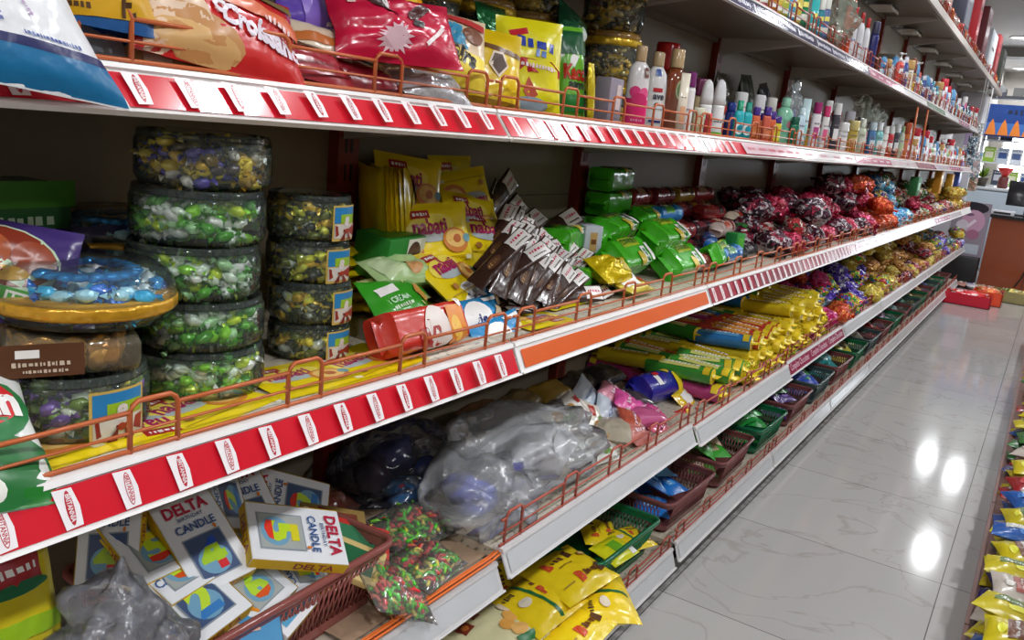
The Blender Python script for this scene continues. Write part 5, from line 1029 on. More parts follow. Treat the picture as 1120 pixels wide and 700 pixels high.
for i, (px, py, x, c) in enumerate([(684, 440, -.82, (236, 90, 170)), (700, 450, -.79, (240, 100, 180)), (690, 462, -.765, (196, 90, 70)), (715, 455, -.755, (226, 80, 150)), (668, 430, -.87, (226, 150, 170)), (697, 475, -.735, (214, 130, 120)), (720, 468, -.735, (206, 70, 110))]):
    wp('%s packet beside the white cluster, %s' % (['hot pink', 'bright pink', 'copper brown', 'deep pink', 'pale pink', 'dusty red', 'crimson'][i], ['upper', 'middle', 'between white and pink ones', 'right', 'rear', 'front by the guard', 'lowest right by the guard'][i]), px, py, x, 30, 10, [20, -10, 30, 0, 10, -20, 10][i], c, [('scrib', 0, 0, .05, .01, INK(250, 220, 235)), ('rect', .03, .015, .02, .01, TXW)], .095, .07, .035, 20+i)
b = MB(); loaf(b, .19, .085, .08, WR(34, 30, 150), [('rect', -.03, .0, .026, .02, TXW), ('rect', -.045, .035, .03, .02, INK(230, 160, 170)), ('poly', [(-.01, .03), (.02, .02), (.03, .04), (.0, .05)], INK(226, 236, 250)), ('ell', .05, .02, .03, .02, INK(236, 200, 60)), ('rect', -.02, .014, .03, .008, TXR), ('ell', .07, -.01, .03, .04, INK(240, 210, 40)), ('ell', .06, .045, .03, .02, INK(220, 220, 240))], p=2.4, seed=9)
o = b.build('wafer_pack', None, 'large royal blue rounded pack with yellow and white marks beside the pink packets', 'packet'); place(o, atx(716, 424, -.845), 35, 0, -6)
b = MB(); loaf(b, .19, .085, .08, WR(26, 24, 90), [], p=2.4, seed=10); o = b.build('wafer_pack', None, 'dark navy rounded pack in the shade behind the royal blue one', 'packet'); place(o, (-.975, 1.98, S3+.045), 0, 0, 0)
for i, (x, y, c) in enumerate([(-.86, 2.02, (60, 50, 60)), (-.94, 1.86, (110, 80, 60)), (-.96, 1.72, (130, 96, 60)), (-.94, 1.60, (120, 100, 70)), (-1.0, 1.5, (130, 110, 60)), (-.87, 1.72, (150, 120, 100)), (-.86, 1.9, (140, 60, 90)), (-.84, 1.62, (180, 170, 150)), (-.78, 1.78, (190, 180, 160)), (-.78, 1.92, (200, 90, 140))]):
    o = bag('%s packet lying in the under layer of the second bay, knee-height shelf' % ['charcoal', 'brown', 'tan', 'khaki', 'olive', 'fawn', 'plum', 'cream', 'ivory', 'pink'][i], .14, .10, .05, c, [], 440+i, ends='x', name='snack_packet'); place(o, (x, y, S3+.026), 0, 0, 20*(i % 3)-20)
for i in range(5):
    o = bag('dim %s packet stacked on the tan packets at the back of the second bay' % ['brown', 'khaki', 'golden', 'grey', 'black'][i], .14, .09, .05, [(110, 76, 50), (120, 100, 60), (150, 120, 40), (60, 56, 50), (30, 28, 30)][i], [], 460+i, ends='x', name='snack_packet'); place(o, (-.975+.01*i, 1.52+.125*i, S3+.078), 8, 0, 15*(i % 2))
wp('yellow and white twisted packet at the guard right of the royal blue pack', 748, 437, -.775, 40, 0, 10, (236, 200, 40), [('rect', 0, 0, .05, .04, TXW)], .09, .07, .03, 31); wp('red packet behind the guard below the yellow and white one', 752, 455, -.735, 30, 0, 0, (200, 30, 50), [('ell', 0, 0, .04, .03, INK(240, 200, 60))], .09, .06, .03, 32)
# ================================================================== REPEATED HEAPS
def absorb(mb, o, M_):
    me = o.data; mb.add([M_ @ v.co for v in me.vertices], [list(p.vertices) for p in me.polygons], me.materials[0], None, True)
def heap(name, cat, protos, names, z0, y0, y1, xf, xb, rows, layers, step, label, group, seed, tilt=18, size=1, prof=None):
    """packets lying on one another, higher toward the back; protos: list of built objects with use counts"""
    r_ = random.Random(seed); y = y0; far = MB()
    while y < y1:
        for ri in range(rows):
            x = xf+(xb-xf)*ri/max(1, rows-1)
            nl = (layers[ri] if isinstance(layers, (list, tuple)) else layers)+r_.choice((0, 0, 0, 1, -1 if ri else 0))
            for l in range(nl):
                i = prof(y, ri, l, r_) if prof else r_.randrange(len(protos))
                o, used, th = protos[i]
                if y > FAR_Y:
                    sc = r_.uniform(.78, 1.28); absorb(far, o, Matrix.Translation((x+r_.uniform(-.022, .022), y+r_.uniform(-.035, .035), z0+th*(.55+l*.98)*sc)) @ Matrix.Rotation(r_.uniform(0, 6.3), 4, 'Z') @ Matrix.Scale(sc, 4)); continue
                if used: o = clone(o)
                protos[i][1] = 1
                o['label'] = label % dict(c=names[i], row=['front', 'second', 'rear', 'back'][ri], bay=half(y), lay=['bottom', 'second', 'third', 'fourth', 'fifth', 'sixth'][l]); o['group'] = group; o['category'] = cat
                sc = r_.uniform(.78, 1.28)
                place(o, (x+r_.uniform(-.022, .022), y+r_.uniform(-.035, .035), z0+th*(.55+l*.98)*sc), tilt*r_.uniform(-.3, 1.6), r_.uniform(-50, 50), r_.uniform(0, 360), s=sc)
        y += step
    for p_ in protos:
        if not p_[1]: bpy.data.objects.remove(p_[0])
    for i_, v in enumerate(far.v): far.v[i_] = (v[0]+.85, v[1]-7.9, max(v[2]-z0, 0))
    o = far.build('sweet_bags', None, 'distant jumble of small coloured sweet bags at the far end of the '+label.split(', ')[3], 'sweets', None, 'stuff'); o.location = (-.85, 7.9, z0)
FAR_Y = 6.45
def lump(cols, size=(.10, .085, .055), seed=0, scale=64, metal=.3, name='sweet_bag', amp=.2):
    b = MB(); b.blob((0, 0, 0), (size[0]/2, size[1]/2, size[2]/2), vor(cols, scale, .2, metal), None, amp, 3.4, seed, 3); 
    f = .006
    b.add([(0, size[1]*.46, 0)]+[(size[0]*.28*math.sin(a_*.5), size[1]*(.62+.05*(a_ % 2)), f*(1 if a_ % 2 else -1)) for a_ in range(-3, 4)], [(0, i, i+1) for i in range(1, 7)], vor(cols, scale, .2, metal))
    return [b.build(name), 0, size[2]]
def longpack(c1, c2, seed=0, size=(.20, .05, .045)):
    b = MB(); loaf(b, size[0], size[1], size[2], WR(*c1), [('rect', 0, 0, size[0]*.6, size[1]*.5, WR(*c2)), ('scrib', 0, 0, size[0]*.5, .012, TXW), ('rect', size[0]*.42, 0, .02, size[1]*.8, WR(230, 200, 40))], p=3, seed=seed, fin=.018, n=14, mend=WR(236, 206, 30)); return [b.build('biscuit_packet'), 0, size[2]]
def smallpack(c1, c2, seed=0, w_=.11, h_=.085, t_=.035):
    b = MB(); pouch(b, w_, h_, t_, WR(*c1), seed, [('rect', 0, .01, w_*.6, h_*.35, INK(*c2)), ('scrib', 0, .01, w_*.5, .01, TXW), ('ell', .01, -.02, .04, .02, INK(*[min(255, v+60) for v in c1]))], ends='x', n=8, wr=.12); return [b.build('snack_packet'), 0, t_]
# yellow-ended long packs, ends toward the aisle : built with their length across the shelf
lp = [longpack((226, 200, 30), (190, 160, 20), 1), longpack((60, 150, 50), (220, 220, 120), 2), longpack((200, 60, 50), (226, 150, 60), 3), longpack((40, 120, 190), (90, 160, 210), 4), longpack((170, 40, 110), (200, 90, 140), 5)]
ln = ['yellow', 'green', 'red', 'blue', 'magenta']; rnd = random.Random(5); y = 2.28; q = 0
while y < 3.5:
    for l in range(1+int(min(3.4, 1.4+(y-2.28)*2.2))+0):
        for x in (-.80, -.98):
            i = (4 if l == 0 else 1 if (l == 1 and y < 2.5) else 3 if (l == 2 and y < 2.6) else 2 if l == 2 and y < 2.9 else 0) if x > -.9 else rnd.randrange(5)
            o, used, th = lp[i]
            if used: o = clone(o)
            lp[i][1] = 1; tag(o, '%s long biscuit pack, %s layer, knee-height shelf, %s' % (ln[i], ['bottom', 'second', 'third', 'fourth', 'fifth'][l], ('aisle side' if x > -.9 else 'panel side')+', '+half(y)), 'packet', 'long biscuit packs')
            place(o, (x+rnd.uniform(-.02, .02), y+rnd.uniform(-.014, .014), S3+.024+.0465*l), rnd.uniform(-5, 5), rnd.uniform(-10, 10), 90+(180 if x > -.9 else 0)+rnd.uniform(-8, 8))
    y += .062
if True:
    tw = []
    for i, c in enumerate([(236, 210, 20), (220, 190, 20), (180, 200, 40)]): tw.append(lump([c, (250, 230, 80), (200, 160, 20), c], (.055, .05, .035), i, 60, .2, 'sweet_packet', .3))
    r_ = random.Random(9)
    for j in range(84):
        y = 2.55+r_.random()*1.05; l = min(4, int(r_.random()*(1.5+(y-2.5)*5))); i = r_.randrange(3); o, used, th = tw[i]
        if used: o = clone(o)
        tw[i][1] = 1; tag(o, 'small bright %s twisted packet spilling at the guard before the long biscuit packs' % ['yellow', 'golden', 'lime yellow'][i], 'packet', 'small yellow packets'); place(o, (-.708-.012*l, y, S3+.020+.036*l), r_.uniform(0, 40), r_.uniform(0, 360), r_.uniform(0, 360))
# sweets further on, knee-height shelf
C1 = [[(230, 30, 130), (200, 20, 90), (240, 120, 180)], [(230, 80, 30), (240, 130, 60), (200, 60, 30)], [(60, 180, 60), (230, 220, 60), (230, 60, 60), (60, 90, 190)], [(70, 40, 170), (110, 80, 210), (220, 220, 240), (60, 30, 120)], [(190, 130, 60), (230, 180, 100), (140, 80, 40)], [(230, 200, 60), (240, 230, 140), (180, 140, 40)], [(40, 130, 160), (200, 220, 220), (30, 90, 60), (220, 160, 60)], [(160, 30, 50), (230, 210, 220), (40, 40, 50), (220, 60, 80)]]
cn = ['magenta', 'orange', 'multicoloured', 'purple', 'copper', 'gold', 'teal', 'dark red']
L1 = [lump(c, (.115, .10, .07), i) for i, c in enumerate(C1)]
def pr3(y, ri, l, r_):
    k = r_.random()
    if y < 4.2: return [1, 2, 0, 2, 6][int(k*5)]
    if y < 5.2: return [3, 2, 3, 5, 3][int(k*5)]
    if y < 6.9: return [4, 5, 4, 4, 7][int(k*5)]
    return [2, 7, 6, 3, 5][int(k*5)]
heap('sweet_bag', 'bag', L1, cn, S3, 3.62, 9.1, -.735, -1.0, 3, [1, 2, 2], .135, '%(c)s sweet bag, %(row)s row, %(lay)s layer, knee-height shelf, %(bay)s', 'sweet bags on the knee-height shelf', 21, prof=pr3)
# jar-height shelf heaps
C2 = [[(190, 20, 60), (230, 90, 130), (140, 10, 40), (160, 30, 60)], [(70, 30, 50), (200, 190, 195), (40, 24, 34), (150, 30, 60)], [(226, 70, 30), (240, 120, 60), (190, 50, 20)], [(30, 120, 190), (90, 190, 220), (220, 236, 240)], [(90, 50, 140), (220, 190, 50), (230, 220, 210), (60, 40, 90)], [(40, 140, 60), (230, 225, 210), (200, 60, 50), (30, 100, 50)], [(220, 180, 40), (240, 220, 120), (180, 130, 30)], [(210, 200, 196), (180, 30, 50), (60, 90, 50), (190, 60, 60), (150, 30, 40)]]
c2n = ['crimson', 'plum', 'orange', 'sky blue', 'purple gold', 'green', 'golden', 'white red']
L2 = [lump(c, (.12, .11, .075), 20+i) for i, c in enumerate(C2)]
def pr2(y, ri, l, r_):
    k = r_.random()
    if y < 3.2: return [7, 1, 7, 1, 0][int(k*5)]
    if y < 4.4: return [1, 0, 0, 1, 0][int(k*5)]
    if y < 5.0: return [2, 2, 2, 0, 2][int(k*5)]
    if y < 5.8: return [3, 4, 3, 4, 5][int(k*5)]
    if y < 7.4: return [5, 7, 4, 5, 0][int(k*5)]
    return [6, 6, 5, 7, 6][int(k*5)]
heap('sweet_bag', 'bag', L2, c2n, SH2, 2.86, 9.1, -.765, -1.0, 3, [1, 2, 2], .135, '%(c)s sweet bag, %(row)s row, %(lay)s layer, jar-height shelf, %(bay)s', 'sweet bags on the jar-height shelf', 22, prof=pr2)
# a few shapes that stand out at the far end
for i, (px, py, w_, h_, c, lab) in enumerate([(1026, 206, .10, .20, (214, 150, 30), 'tall amber carton standing at the far end of the jar-height shelf'), (1037, 212, .10, .15, (220, 160, 40), 'shorter amber carton beside the tall one, far end'), (1002, 206, .12, .12, (40, 120, 60), 'green carton near the far end of the jar-height shelf'), (1047, 200, .16, .26, (60, 80, 170), 'blue and white pack standing at the far end of the jar-height shelf')]):
    P_ = atx(px, py, -.79); b = MB(); carton(b, w_*1.3, .05, h_, mat(c, 'card'), front=[('rect', 0, 0, w_*.7, h_*.4, INK(*[min(255, v+60) for v in c]))]); o = b.build('tall_carton', None, lab, 'carton'); place(o, (-.80, min(P_.y, 9.1), SH2+.15+h_/2), 0, 0)
# ================================================================== LOWEST SHELF
S4 = .101+.0012
def ypouch(kind):
    b = MB()
    if kind == 0: pouch(b, .20, .15, .045, WR(246, 216, 20), 501, [('txt', 'B', -.05, .03, .022, INK(220, 80, 40), 0, .06), ('scrib', -.01, .03, .05, .016, INK(110, 60, 30)), ('poly', [(.02, .02), (.045, .026), (.04, .052), (.02, .045)], INK(90, 50, 30)), ('scrib', -.01, .008, .05, .005, INK(150, 110, 30)), ('txt', 'B', -.01, -.035, .022, INK(220, 80, 40), 0, .06), ('scrib', .03, -.035, .05, .016, INK(110, 60, 30)), ('poly', [(.055, -.05), (.08, -.044), (.075, -.02), (.055, -.025)], INK(90, 50, 30)), ('ell', .07, .02, .024, .02, INK(190, 140, 50)), ('ell', .07, .02, .015, .012, INK(240, 220, 160)), ('rect', -.06, -.04, .04, .004, INK(170, 140, 40))], n=16, ends='y')
    elif kind == 1: pouch(b, .20, .15, .05, WR(246, 214, 24), 502, [('rect', -.01, .0, .012, .14, INK(30, 110, 60), 8), ('scrib', .04, .03, .05, .016, INK(110, 60, 30)), ('txt', 'P', .02, .0, .02, INK(214, 80, 50), 0, .06), ('poly', [(.05, -.01), (.075, -.006), (.07, .018)], INK(70, 50, 40)), ('scrib', -.06, .035, .04, .014, INK(70, 50, 40)), ('ell', -.05, .0, .04, .024, INK(230, 220, 200)), ('ell', .07, -.045, .03, .022, INK(120, 70, 40)), ('ell', .07, -.045, .018, .013, INK(236, 210, 150))], n=16)
    else: pouch(b, .21, .16, .05, WR(228, 222, 176), 503, [('rect', -.05, .03, .035, .026, INK(130, 46, 26), 8), ('ell', -.05, .03, .018, .014, INK(210, 120, 50)), ('rect', -.005, .045, .03, .022, INK(140, 70, 40), 8), ('rect', .035, .058, .026, .018, INK(150, 80, 50), 8), ('ell', .03, -.02, .045, .03, INK(236, 170, 80)), ('ell', .06, -.005, .045, .03, INK(240, 180, 90)), ('ell', .045, -.04, .05, .03, INK(244, 190, 110)), ('ell', .075, .02, .045, .03, INK(236, 216, 190)), ('rect', .06, -.065, .09, .016, INK(30, 120, 60), -6), ('scrib', -.03, -.02, .008, .05, INK(120, 120, 90))], n=16)
    return b.build('snack_pouch', None, 'x', 'pouch', 'yellow snack pouches on the lowest shelf')
YP = [ypouch(0), ypouch(1), ypouch(2)]; yu = [0]*3
def yp(i, lab, loc, *a, **k):
    o = YP[i] if not yu[i] else clone(YP[i]); yu[i] = 1; o['label'] = lab; place(o, loc, *a, **k); return o
yp(0, 'bright yellow pouch with repeated brown print, topmost of the pile before the green basket', at(622, 628, .185), 6, -2, -4)
yp(1, 'yellow pouch with a dark green stripe, partly under the topmost one', at(586, 660, .165), 4, 6, -8)
yp(2, 'cream pouch with brown squares and round snacks, nearest on the lowest shelf', at(535, 695, .160), 6, 4, -6)
yp(1, 'yellow pouch peeping out at the aisle side under the topmost one', at(655, 655, .125), 0, 10, 30)
yp(0, 'yellow pouch lowest by the guard at the bottom edge of the view', at(620, 690, .125), 0, -8, 10)
yp(0, 'dim yellow pouch deep in the pile toward the back panel', at(560, 640, .14), 0, 4, 40)
yp(2, 'dim cream and brown pouch at the back edge of the near pile', at(480, 660, .14), 4, 0, 20)
yp(0, 'yellow pouch in the green basket, left one', at(655, 583, .150), 8, 10, 30, s=.66); yp(1, 'yellow pouch in the green basket, lying across the right part', at(686, 590, .145), 6, 0, -20, s=.66)
b = MB(); pouch(b, .15, .10, .03, WR(226, 226, 20), 520, [('rect', .0, 0, .05, .05, INK(110, 180, 30)), ('rect', .05, -.03, .03, .03, TXW)]); o = b.build('snack_pouch', None, 'lime yellow pouch with green panel and white corner in the green basket', 'pouch'); place(o, at(672, 602, .175), 12, 6, -10, s=.8)
BK = [basket(.33, .30, .09, (20, 110, 70)), basket(.33, .30, .09, (130, 74, 74)), basket(.33, .30, .09, (70, 90, 90))]
BKo = [b_.build('basket') for b_ in BK]; bu = [0]*3; bcol = ['green', 'reddish brown', 'grey green']
border = [0, 1, 1, 0, 1, 2, 1, 0, 2, 1, 0, 1, 2, 0, 1, 2, 0, 1, 0, 1]
BC = [None, [(20, 120, 210), (90, 170, 230)], [(60, 170, 50), (230, 200, 170)], [(30, 150, 60), (60, 190, 90)], [(90, 60, 140), (40, 110, 60)], [(60, 90, 200), (70, 160, 80)], [(30, 140, 140), (130, 200, 210)], [(200, 190, 60), (110, 90, 50)], [(120, 116, 100), (210, 200, 120)], [(190, 40, 50), (60, 110, 60)], [(150, 110, 150), (120, 120, 130)], [(110, 150, 150), (180, 190, 190)], [(30, 110, 90), (150, 180, 170)], [(180, 150, 80), (120, 90, 60)], [(190, 150, 90), (150, 110, 60)], [(50, 60, 160), (200, 200, 210)], [(150, 130, 90), (190, 170, 120)], [(140, 120, 80), (180, 40, 50)], [(170, 150, 100), (90, 60, 50)], [(160, 140, 100), (60, 90, 60)]]
CNM = {0: 'yellow', 1: 'bright blue', 2: 'green and cream', 3: 'green', 4: 'purple', 5: 'blue', 6: 'teal', 7: 'yellow', 8: 'grey foil', 9: 'red', 10: 'mauve', 11: 'silver grey', 12: 'dark teal', 13: 'tan', 14: 'brown', 15: 'navy', 16: 'khaki', 17: 'olive', 18: 'beige', 19: 'sand'}
yb = 1.795; rnd = random.Random(31)
for k in range(20):
    if yb > 9.0: break
    i = border[k]; o = BKo[i] if not bu[i] else clone(BKo[i]); bu[i] = 1
    tag(o, '%s basket of %s packs on the lowest shelf, %s basket along' % (bcol[i], CNM[k], ['nearest', 'second', 'third', 'fourth', 'fifth', 'sixth', 'seventh', 'eighth', 'ninth', 'tenth', 'eleventh', 'twelfth', 'thirteenth', 'fourteenth', 'fifteenth', 'sixteenth', 'seventeenth', 'eighteenth', 'nineteenth', 'twentieth'][k]), 'basket', 'baskets on the lowest shelf')
    o.location = (-.845, yb, S4+.003); o.rotation_euler.z = PI/2+rnd.uniform(-.03, .03)
    if BC[k]:
        prs = [smallpack(BC[k][j], BC[k][1-j], 600+k*2+j, .13, .10, .03) for j in range(2)]
        for j in range(7 if k < 8 else 5):
            p_ = prs[j % 2]; q = p_[0] if not p_[1] else clone(p_[0]); p_[1] = 1
            tag(q, '%s packet %s in the %s basket of the lowest shelf' % (CNM[k], ['at the bottom', 'at the bottom rear', 'second layer', 'second layer rear', 'leaning up on top', 'on the very top', 'upright at the rear'][j], ['nearest', 'second', 'third', 'fourth', 'fifth', 'sixth', 'seventh', 'eighth', 'ninth', 'tenth', 'eleventh', 'twelfth', 'thirteenth', 'fourteenth', 'fifteenth', 'sixteenth', 'seventeenth', 'eighteenth', 'nineteenth', 'twentieth'][k]), 'packet', 'packs in the lowest shelf baskets')
            place(q, (-.845+[.05, -.06, .04, -.05, .02, .0, -.04][j]+rnd.uniform(-.01, .01), yb+[-.06, .05, .05, -.05, -.03, .05, .02][j], S4+.028+[0, 0, .032, .032, .066, .07, .085][j]), [4, 6, 10, 14, 30, 12, 40][j], rnd.uniform(-40, 40), rnd.uniform(0, 90))
    yb += .40 if k else .42
# ================================================================== RIGHT GONDOLA (low front base beside the camera)
xr = .022
for k in range(8):
    ya = -.6+k*.93; yb = ya+.925; b = MB(); b.box((0, -.4625, 0), (.42, .4625, .07), mat((150, 90, 70), 'paint')); b.box((-.004, -.4625, .045), (.006, .4625, .088), mat((120, 70, 56), 'paint')); b.box((.006, -.4625, .07), (.42, .4625, .074), mat((120, 70, 56)))
    o = b.build('low_shelf', None, 'brown edged low shelf along the right side of the aisle, %s section' % ORD[k], 'shelf', 'low shelf sections on the right'); o.location = (xr, (ya+yb)/2, 0)
    b = MB(); b.box((0, -.4625, .0), (.03, .4625, 1.25), mat((150, 140, 120))); 
    for z in (.45, .8, 1.15): b.box((-.18, -.4625, z), (.0, .4625, z+.02), mat((190, 180, 170), 'paint'))
    o = b.build('rack', None, 'beige rack panel standing behind the low right shelf, %s section' % ORD[k], 'rack', 'right rack sections'); o.location = (xr+.62, (ya+yb)/2, 0)
RC = [((214, 196, 20), (120, 70, 40)), ((40, 34, 120), (120, 110, 200)), ((206, 190, 30), (90, 120, 40)), ((200, 190, 180), (180, 100, 90)), ((160, 30, 36), (210, 190, 60)), ((30, 90, 170), (200, 200, 190)), ((60, 120, 60), (180, 200, 160))]
rn = ['yellow', 'purple', 'yellow-green', 'white and pink', 'dark red', 'blue', 'green']
RP = [smallpack(c1, c2, 700+i, .15, .11, .04) for i, (c1, c2) in enumerate(RC)]
seqr = [(1.55, 1), (1.66, 2), (1.78, 3), (1.90, 0), (2.02, 0), (2.14, 2), (2.26, 3), (2.38, 1), (2.50, 0), (2.64, 0), (2.78, 2), (2.95, 5), (3.10, 4), (3.3, 0), (3.5, 4), (3.7, 6), (3.9, 5), (4.1, 0), (4.3, 4), (4.5, 2), (4.75, 6), (5.0, 0), (5.3, 5), (5.6, 4)]
rnd = random.Random(41)
for y, i in seqr:
    for l in range(3):
        for r_ in range(2):
            ii = i if rnd.random() < .75 else rnd.randrange(7); p_ = RP[ii]; o = p_[0] if not p_[1] else clone(p_[0]); p_[1] = 1
            tag(o, '%s packet, %s layer, %s row of the low right shelf, %s' % (rn[ii], ['bottom', 'second', 'top'][l], ['aisle', 'inner'][r_], 'near end' if y < 2.1 else 'middle stretch' if y < 2.9 else 'farther stretch' if y < 4.2 else 'far end'), 'packet', 'packets on the low right shelf')
            place(o, (xr+.085+.14*r_, y, .095+.042*l), rnd.uniform(-4, 12), rnd.uniform(-12, 12)+180, rnd.choice((0, 90))+rnd.uniform(-10, 10))
# ================================================================== FAR END
b = MB(); b.box((-.60, -.35, 0), (.6, .35, .70), mat((146, 74, 46), 'gloss')); b.box((-.63, -.38, .70), (.63, .38, .73), mat((28, 26, 30), 'gloss')); b.box((-.20, -.352, 0), (-.19, -.349, .70), mat((90, 40, 26)))
o = b.build('cash_counter', None, 'reddish brown wooden cash counter with a black top at the end of the aisle', 'counter'); o.location = (.06, 10.38, 0)
b = MB(); pts = [(-.02, -.366, .73), (-.03, -.37, .6), (-.10, -.37, .35), (-.16, -.372, .12), (-.2, -.372, .03)]; b.tube(pts, .007, BLACK, 6); o = b.build('cable', None, 'black cable hanging down the front of the wooden counter', 'cable'); o.location = (.0, 10.38, 0)
g = empty('monitor', 'black monitor seen from behind, standing on the cash counter', 'monitor')
b = MB(); b.box((-.20, -.02, .10), (.20, .02, .36), mat((26, 26, 32), 'gloss'), Matrix.Rotation(math.radians(-14), 4, 'X'), .008); b.build('screen_housing', g)
b = MB(); b.box((-.02, -.02, .01), (.02, .02, .2), BLACK); b.box((-.1, -.08, 0), (.1, .08, .012), BLACK); b.build('foot', g); g.location = (-.26, 10.42, .731); g.rotation_euler.z = .1
b = MB(); b.box((0, 0, 0), (.30, .30, .045), mat((230, 232, 240), 'gloss'), bev=.005); b.box((.04, -.002, .01), (.26, 0, .03), BLACK); o = b.build('printer', None, 'low white device on the counter beside the monitor', 'printer'); o.location = (-.56, 10.05, .731); o.scale = (.7, .7, 1)
# freezer
g = empty('chest_freezer', 'pale blue-white chest freezer behind the cash counter', 'freezer'); b = MB(); b.box((0, 0, 0), (1.6, .7, .93), mat((206, 222, 236), 'gloss'), bev=.02); b.build('body', g); b = MB(); b.box((-.01, -.01, .935), (1.61, .71, .97), mat((226, 232, 238), 'gloss'), bev=.01); b.build('lid', g); g.location = (-1.02, 11.6, 0)
# display card standing beside the counter
b = MB(); b.box((-.17, -.015, 0), (.17, .015, .55), mat((150, 140, 156), 'card'))
deco(b, lambda u, v, e: Vector((u*.17, -.015-e, .275+v*.275)), .17, .275, [('ell', 0, .22, .30, .12, INK(36, 34, 46)), ('ell', .03, .08, .22, .24, INK(206, 160, 190)), ('ell', -.06, .03, .12, .12, INK(214, 206, 220)), ('rect', -.05, -.14, .05, .20, INK(40, 80, 180), -4), ('rect', -.05, -.03, .03, .03, TXW), ('ell', .05, -.05, .12, .10, INK(170, 110, 140)), ('rect', .04, -.2, .18, .10, INK(190, 200, 214)), ('ell', -.02, .15, .1, .03, INK(120, 90, 120)), ('rect', .02, .06, .03, .1, INK(236, 220, 236), -40)])
o = b.build('display_card', None, 'lilac and pink picture card with blue tube standing left of the cash counter', 'sign'); o.location = (-.72, 9.95, .28)
b = MB(); b.box((-.16, -.14, 0), (.16, .14, .28), BLACK, bev=.01); o = b.build('bin', None, 'black box under the lilac display card', 'box'); o.location = (-.72, 9.97, 0)
# boxes and packets on the floor by the counter
def tray(px, py, w_, d_, h_, c, lab, cc):
    P_ = at(px, py, 0); g = empty('tray', lab, 'tray'); b = MB(); m = mat(c, 'gloss'); t = .006
    b.box((-w_/2, -d_/2, 0), (w_/2, d_/2, t), m)
    for a_, c_ in (((-w_/2, -d_/2, 0), (w_/2, -d_/2+t, h_)), ((-w_/2, d_/2-t, 0), (w_/2, d_/2, h_)), ((-w_/2, -d_/2, 0), (-w_/2+t, d_/2, h_)), ((w_/2-t, -d_/2, 0), (w_/2, d_/2, h_))): b.box(a_, c_, m)
    b.build('shell', g); b = MB(); b.blob((0, 0, h_*.75), (w_*.44, d_*.42, h_*.45), vor(cc, 30), None, .25, 4, int(px)); b.build('sweets', g, kind='stuff'); g.location = (P_.x, P_.y+d_/2, 0); return g
tray(1052, 334, .42, .30, .10, (200, 20, 50), 'shiny red tray of sweets on the floor at the end of the lowest shelf', [(220, 30, 40), (240, 80, 70), (240, 200, 200)])
tray(1077, 334, .24, .28, .12, (224, 80, 40), 'orange box of sweets on the floor right of the red tray', [(230, 90, 40), (240, 140, 60), (220, 190, 140)])
tray(1110, 333, .40, .26, .10, (150, 140, 90), 'olive and clear box of packets on the floor before the counter', [(170, 150, 90), (110, 120, 60), (210, 190, 90)])
P_ = at(1088, 332, 0); b = MB(); b.box((-.04, -.05, 0), (.04, .05, .11), mat((50, 60, 120), 'gloss'), bev=.006); o = b.build('blue_box', None, 'small navy box on the floor between the orange and olive boxes', 'box'); o.location = (P_.x+.01, P_.y+.08, 0)
FP = [smallpack(c1, c2, 800+i, .16, .12, .05) for i, (c1, c2) in enumerate([((190, 170, 140), (120, 90, 80)), ((170, 120, 110), (200, 190, 180)), ((200, 196, 200), (120, 110, 170))])]
for j in range(14):
    p_ = FP[j % 3]; o = p_[0] if not p_[1] else clone(p_[0]); p_[1] = 1; x_ = -.72+.085*j
    tag(o, '%s packet on the floor along the foot of the counter, behind the trays' % ['tan', 'brownish pink', 'pale lilac'][j % 3], 'packet', 'floor packets by the counter'); place(o, (x_, 9.55-.02*(j % 3), .03+.0*(j % 2)), 6, rnd.uniform(-30, 30), 0)
# pillar and hanging sachets
b = MB(); b.box((-.12, -.12, 0), (.12, .12, 1.95), mat((214, 214, 224))); deco(b, lambda u, v, e: Vector((u*.12, -.12-e, .975+v*.975)), .12, .975, [('rect', 0, .75, .18, .04, INK(40, 40, 50)), ('rect', .05, .5, .1, .18, INK(190, 170, 210)), ('scrib', 0, .35, .14, .03, INK(150, 140, 170))])
o = b.build('display_stand', None, 'white display stand with a black bar and purple print past the end of the shelves', 'stand'); o.location = (-.98, 10.6, 0)
for i, (px, py, cc) in enumerate([(1062, 165, [(226, 232, 240), (80, 120, 140), (60, 66, 80)]), (1068, 180, [(236, 236, 240), (90, 150, 170), (200, 170, 170)]), (1074, 195, [(190, 120, 90), (220, 200, 190), (140, 150, 130)]), (1068, 150, [(240, 240, 240), (190, 200, 200), (120, 120, 110)])]):
    P_ = atx(px, py, -.765); P_.y = min(P_.y, 9.9); b = MB(); pouch(b, .09, .26, .03, vor(cc, 60), 820+i, [], wr=.2); b.tube([(0, .12, 0), (0, 1.975-P_.z, 0)], .002, WHITE, 5); o = b.build('sachet_strip', None, 'strip of glossy sachets hanging at the far end of the shelves, %s' % ['left', 'middle', 'lowest', 'topmost'][i], 'sachets'); place(o, P_, 90, -60, 0)
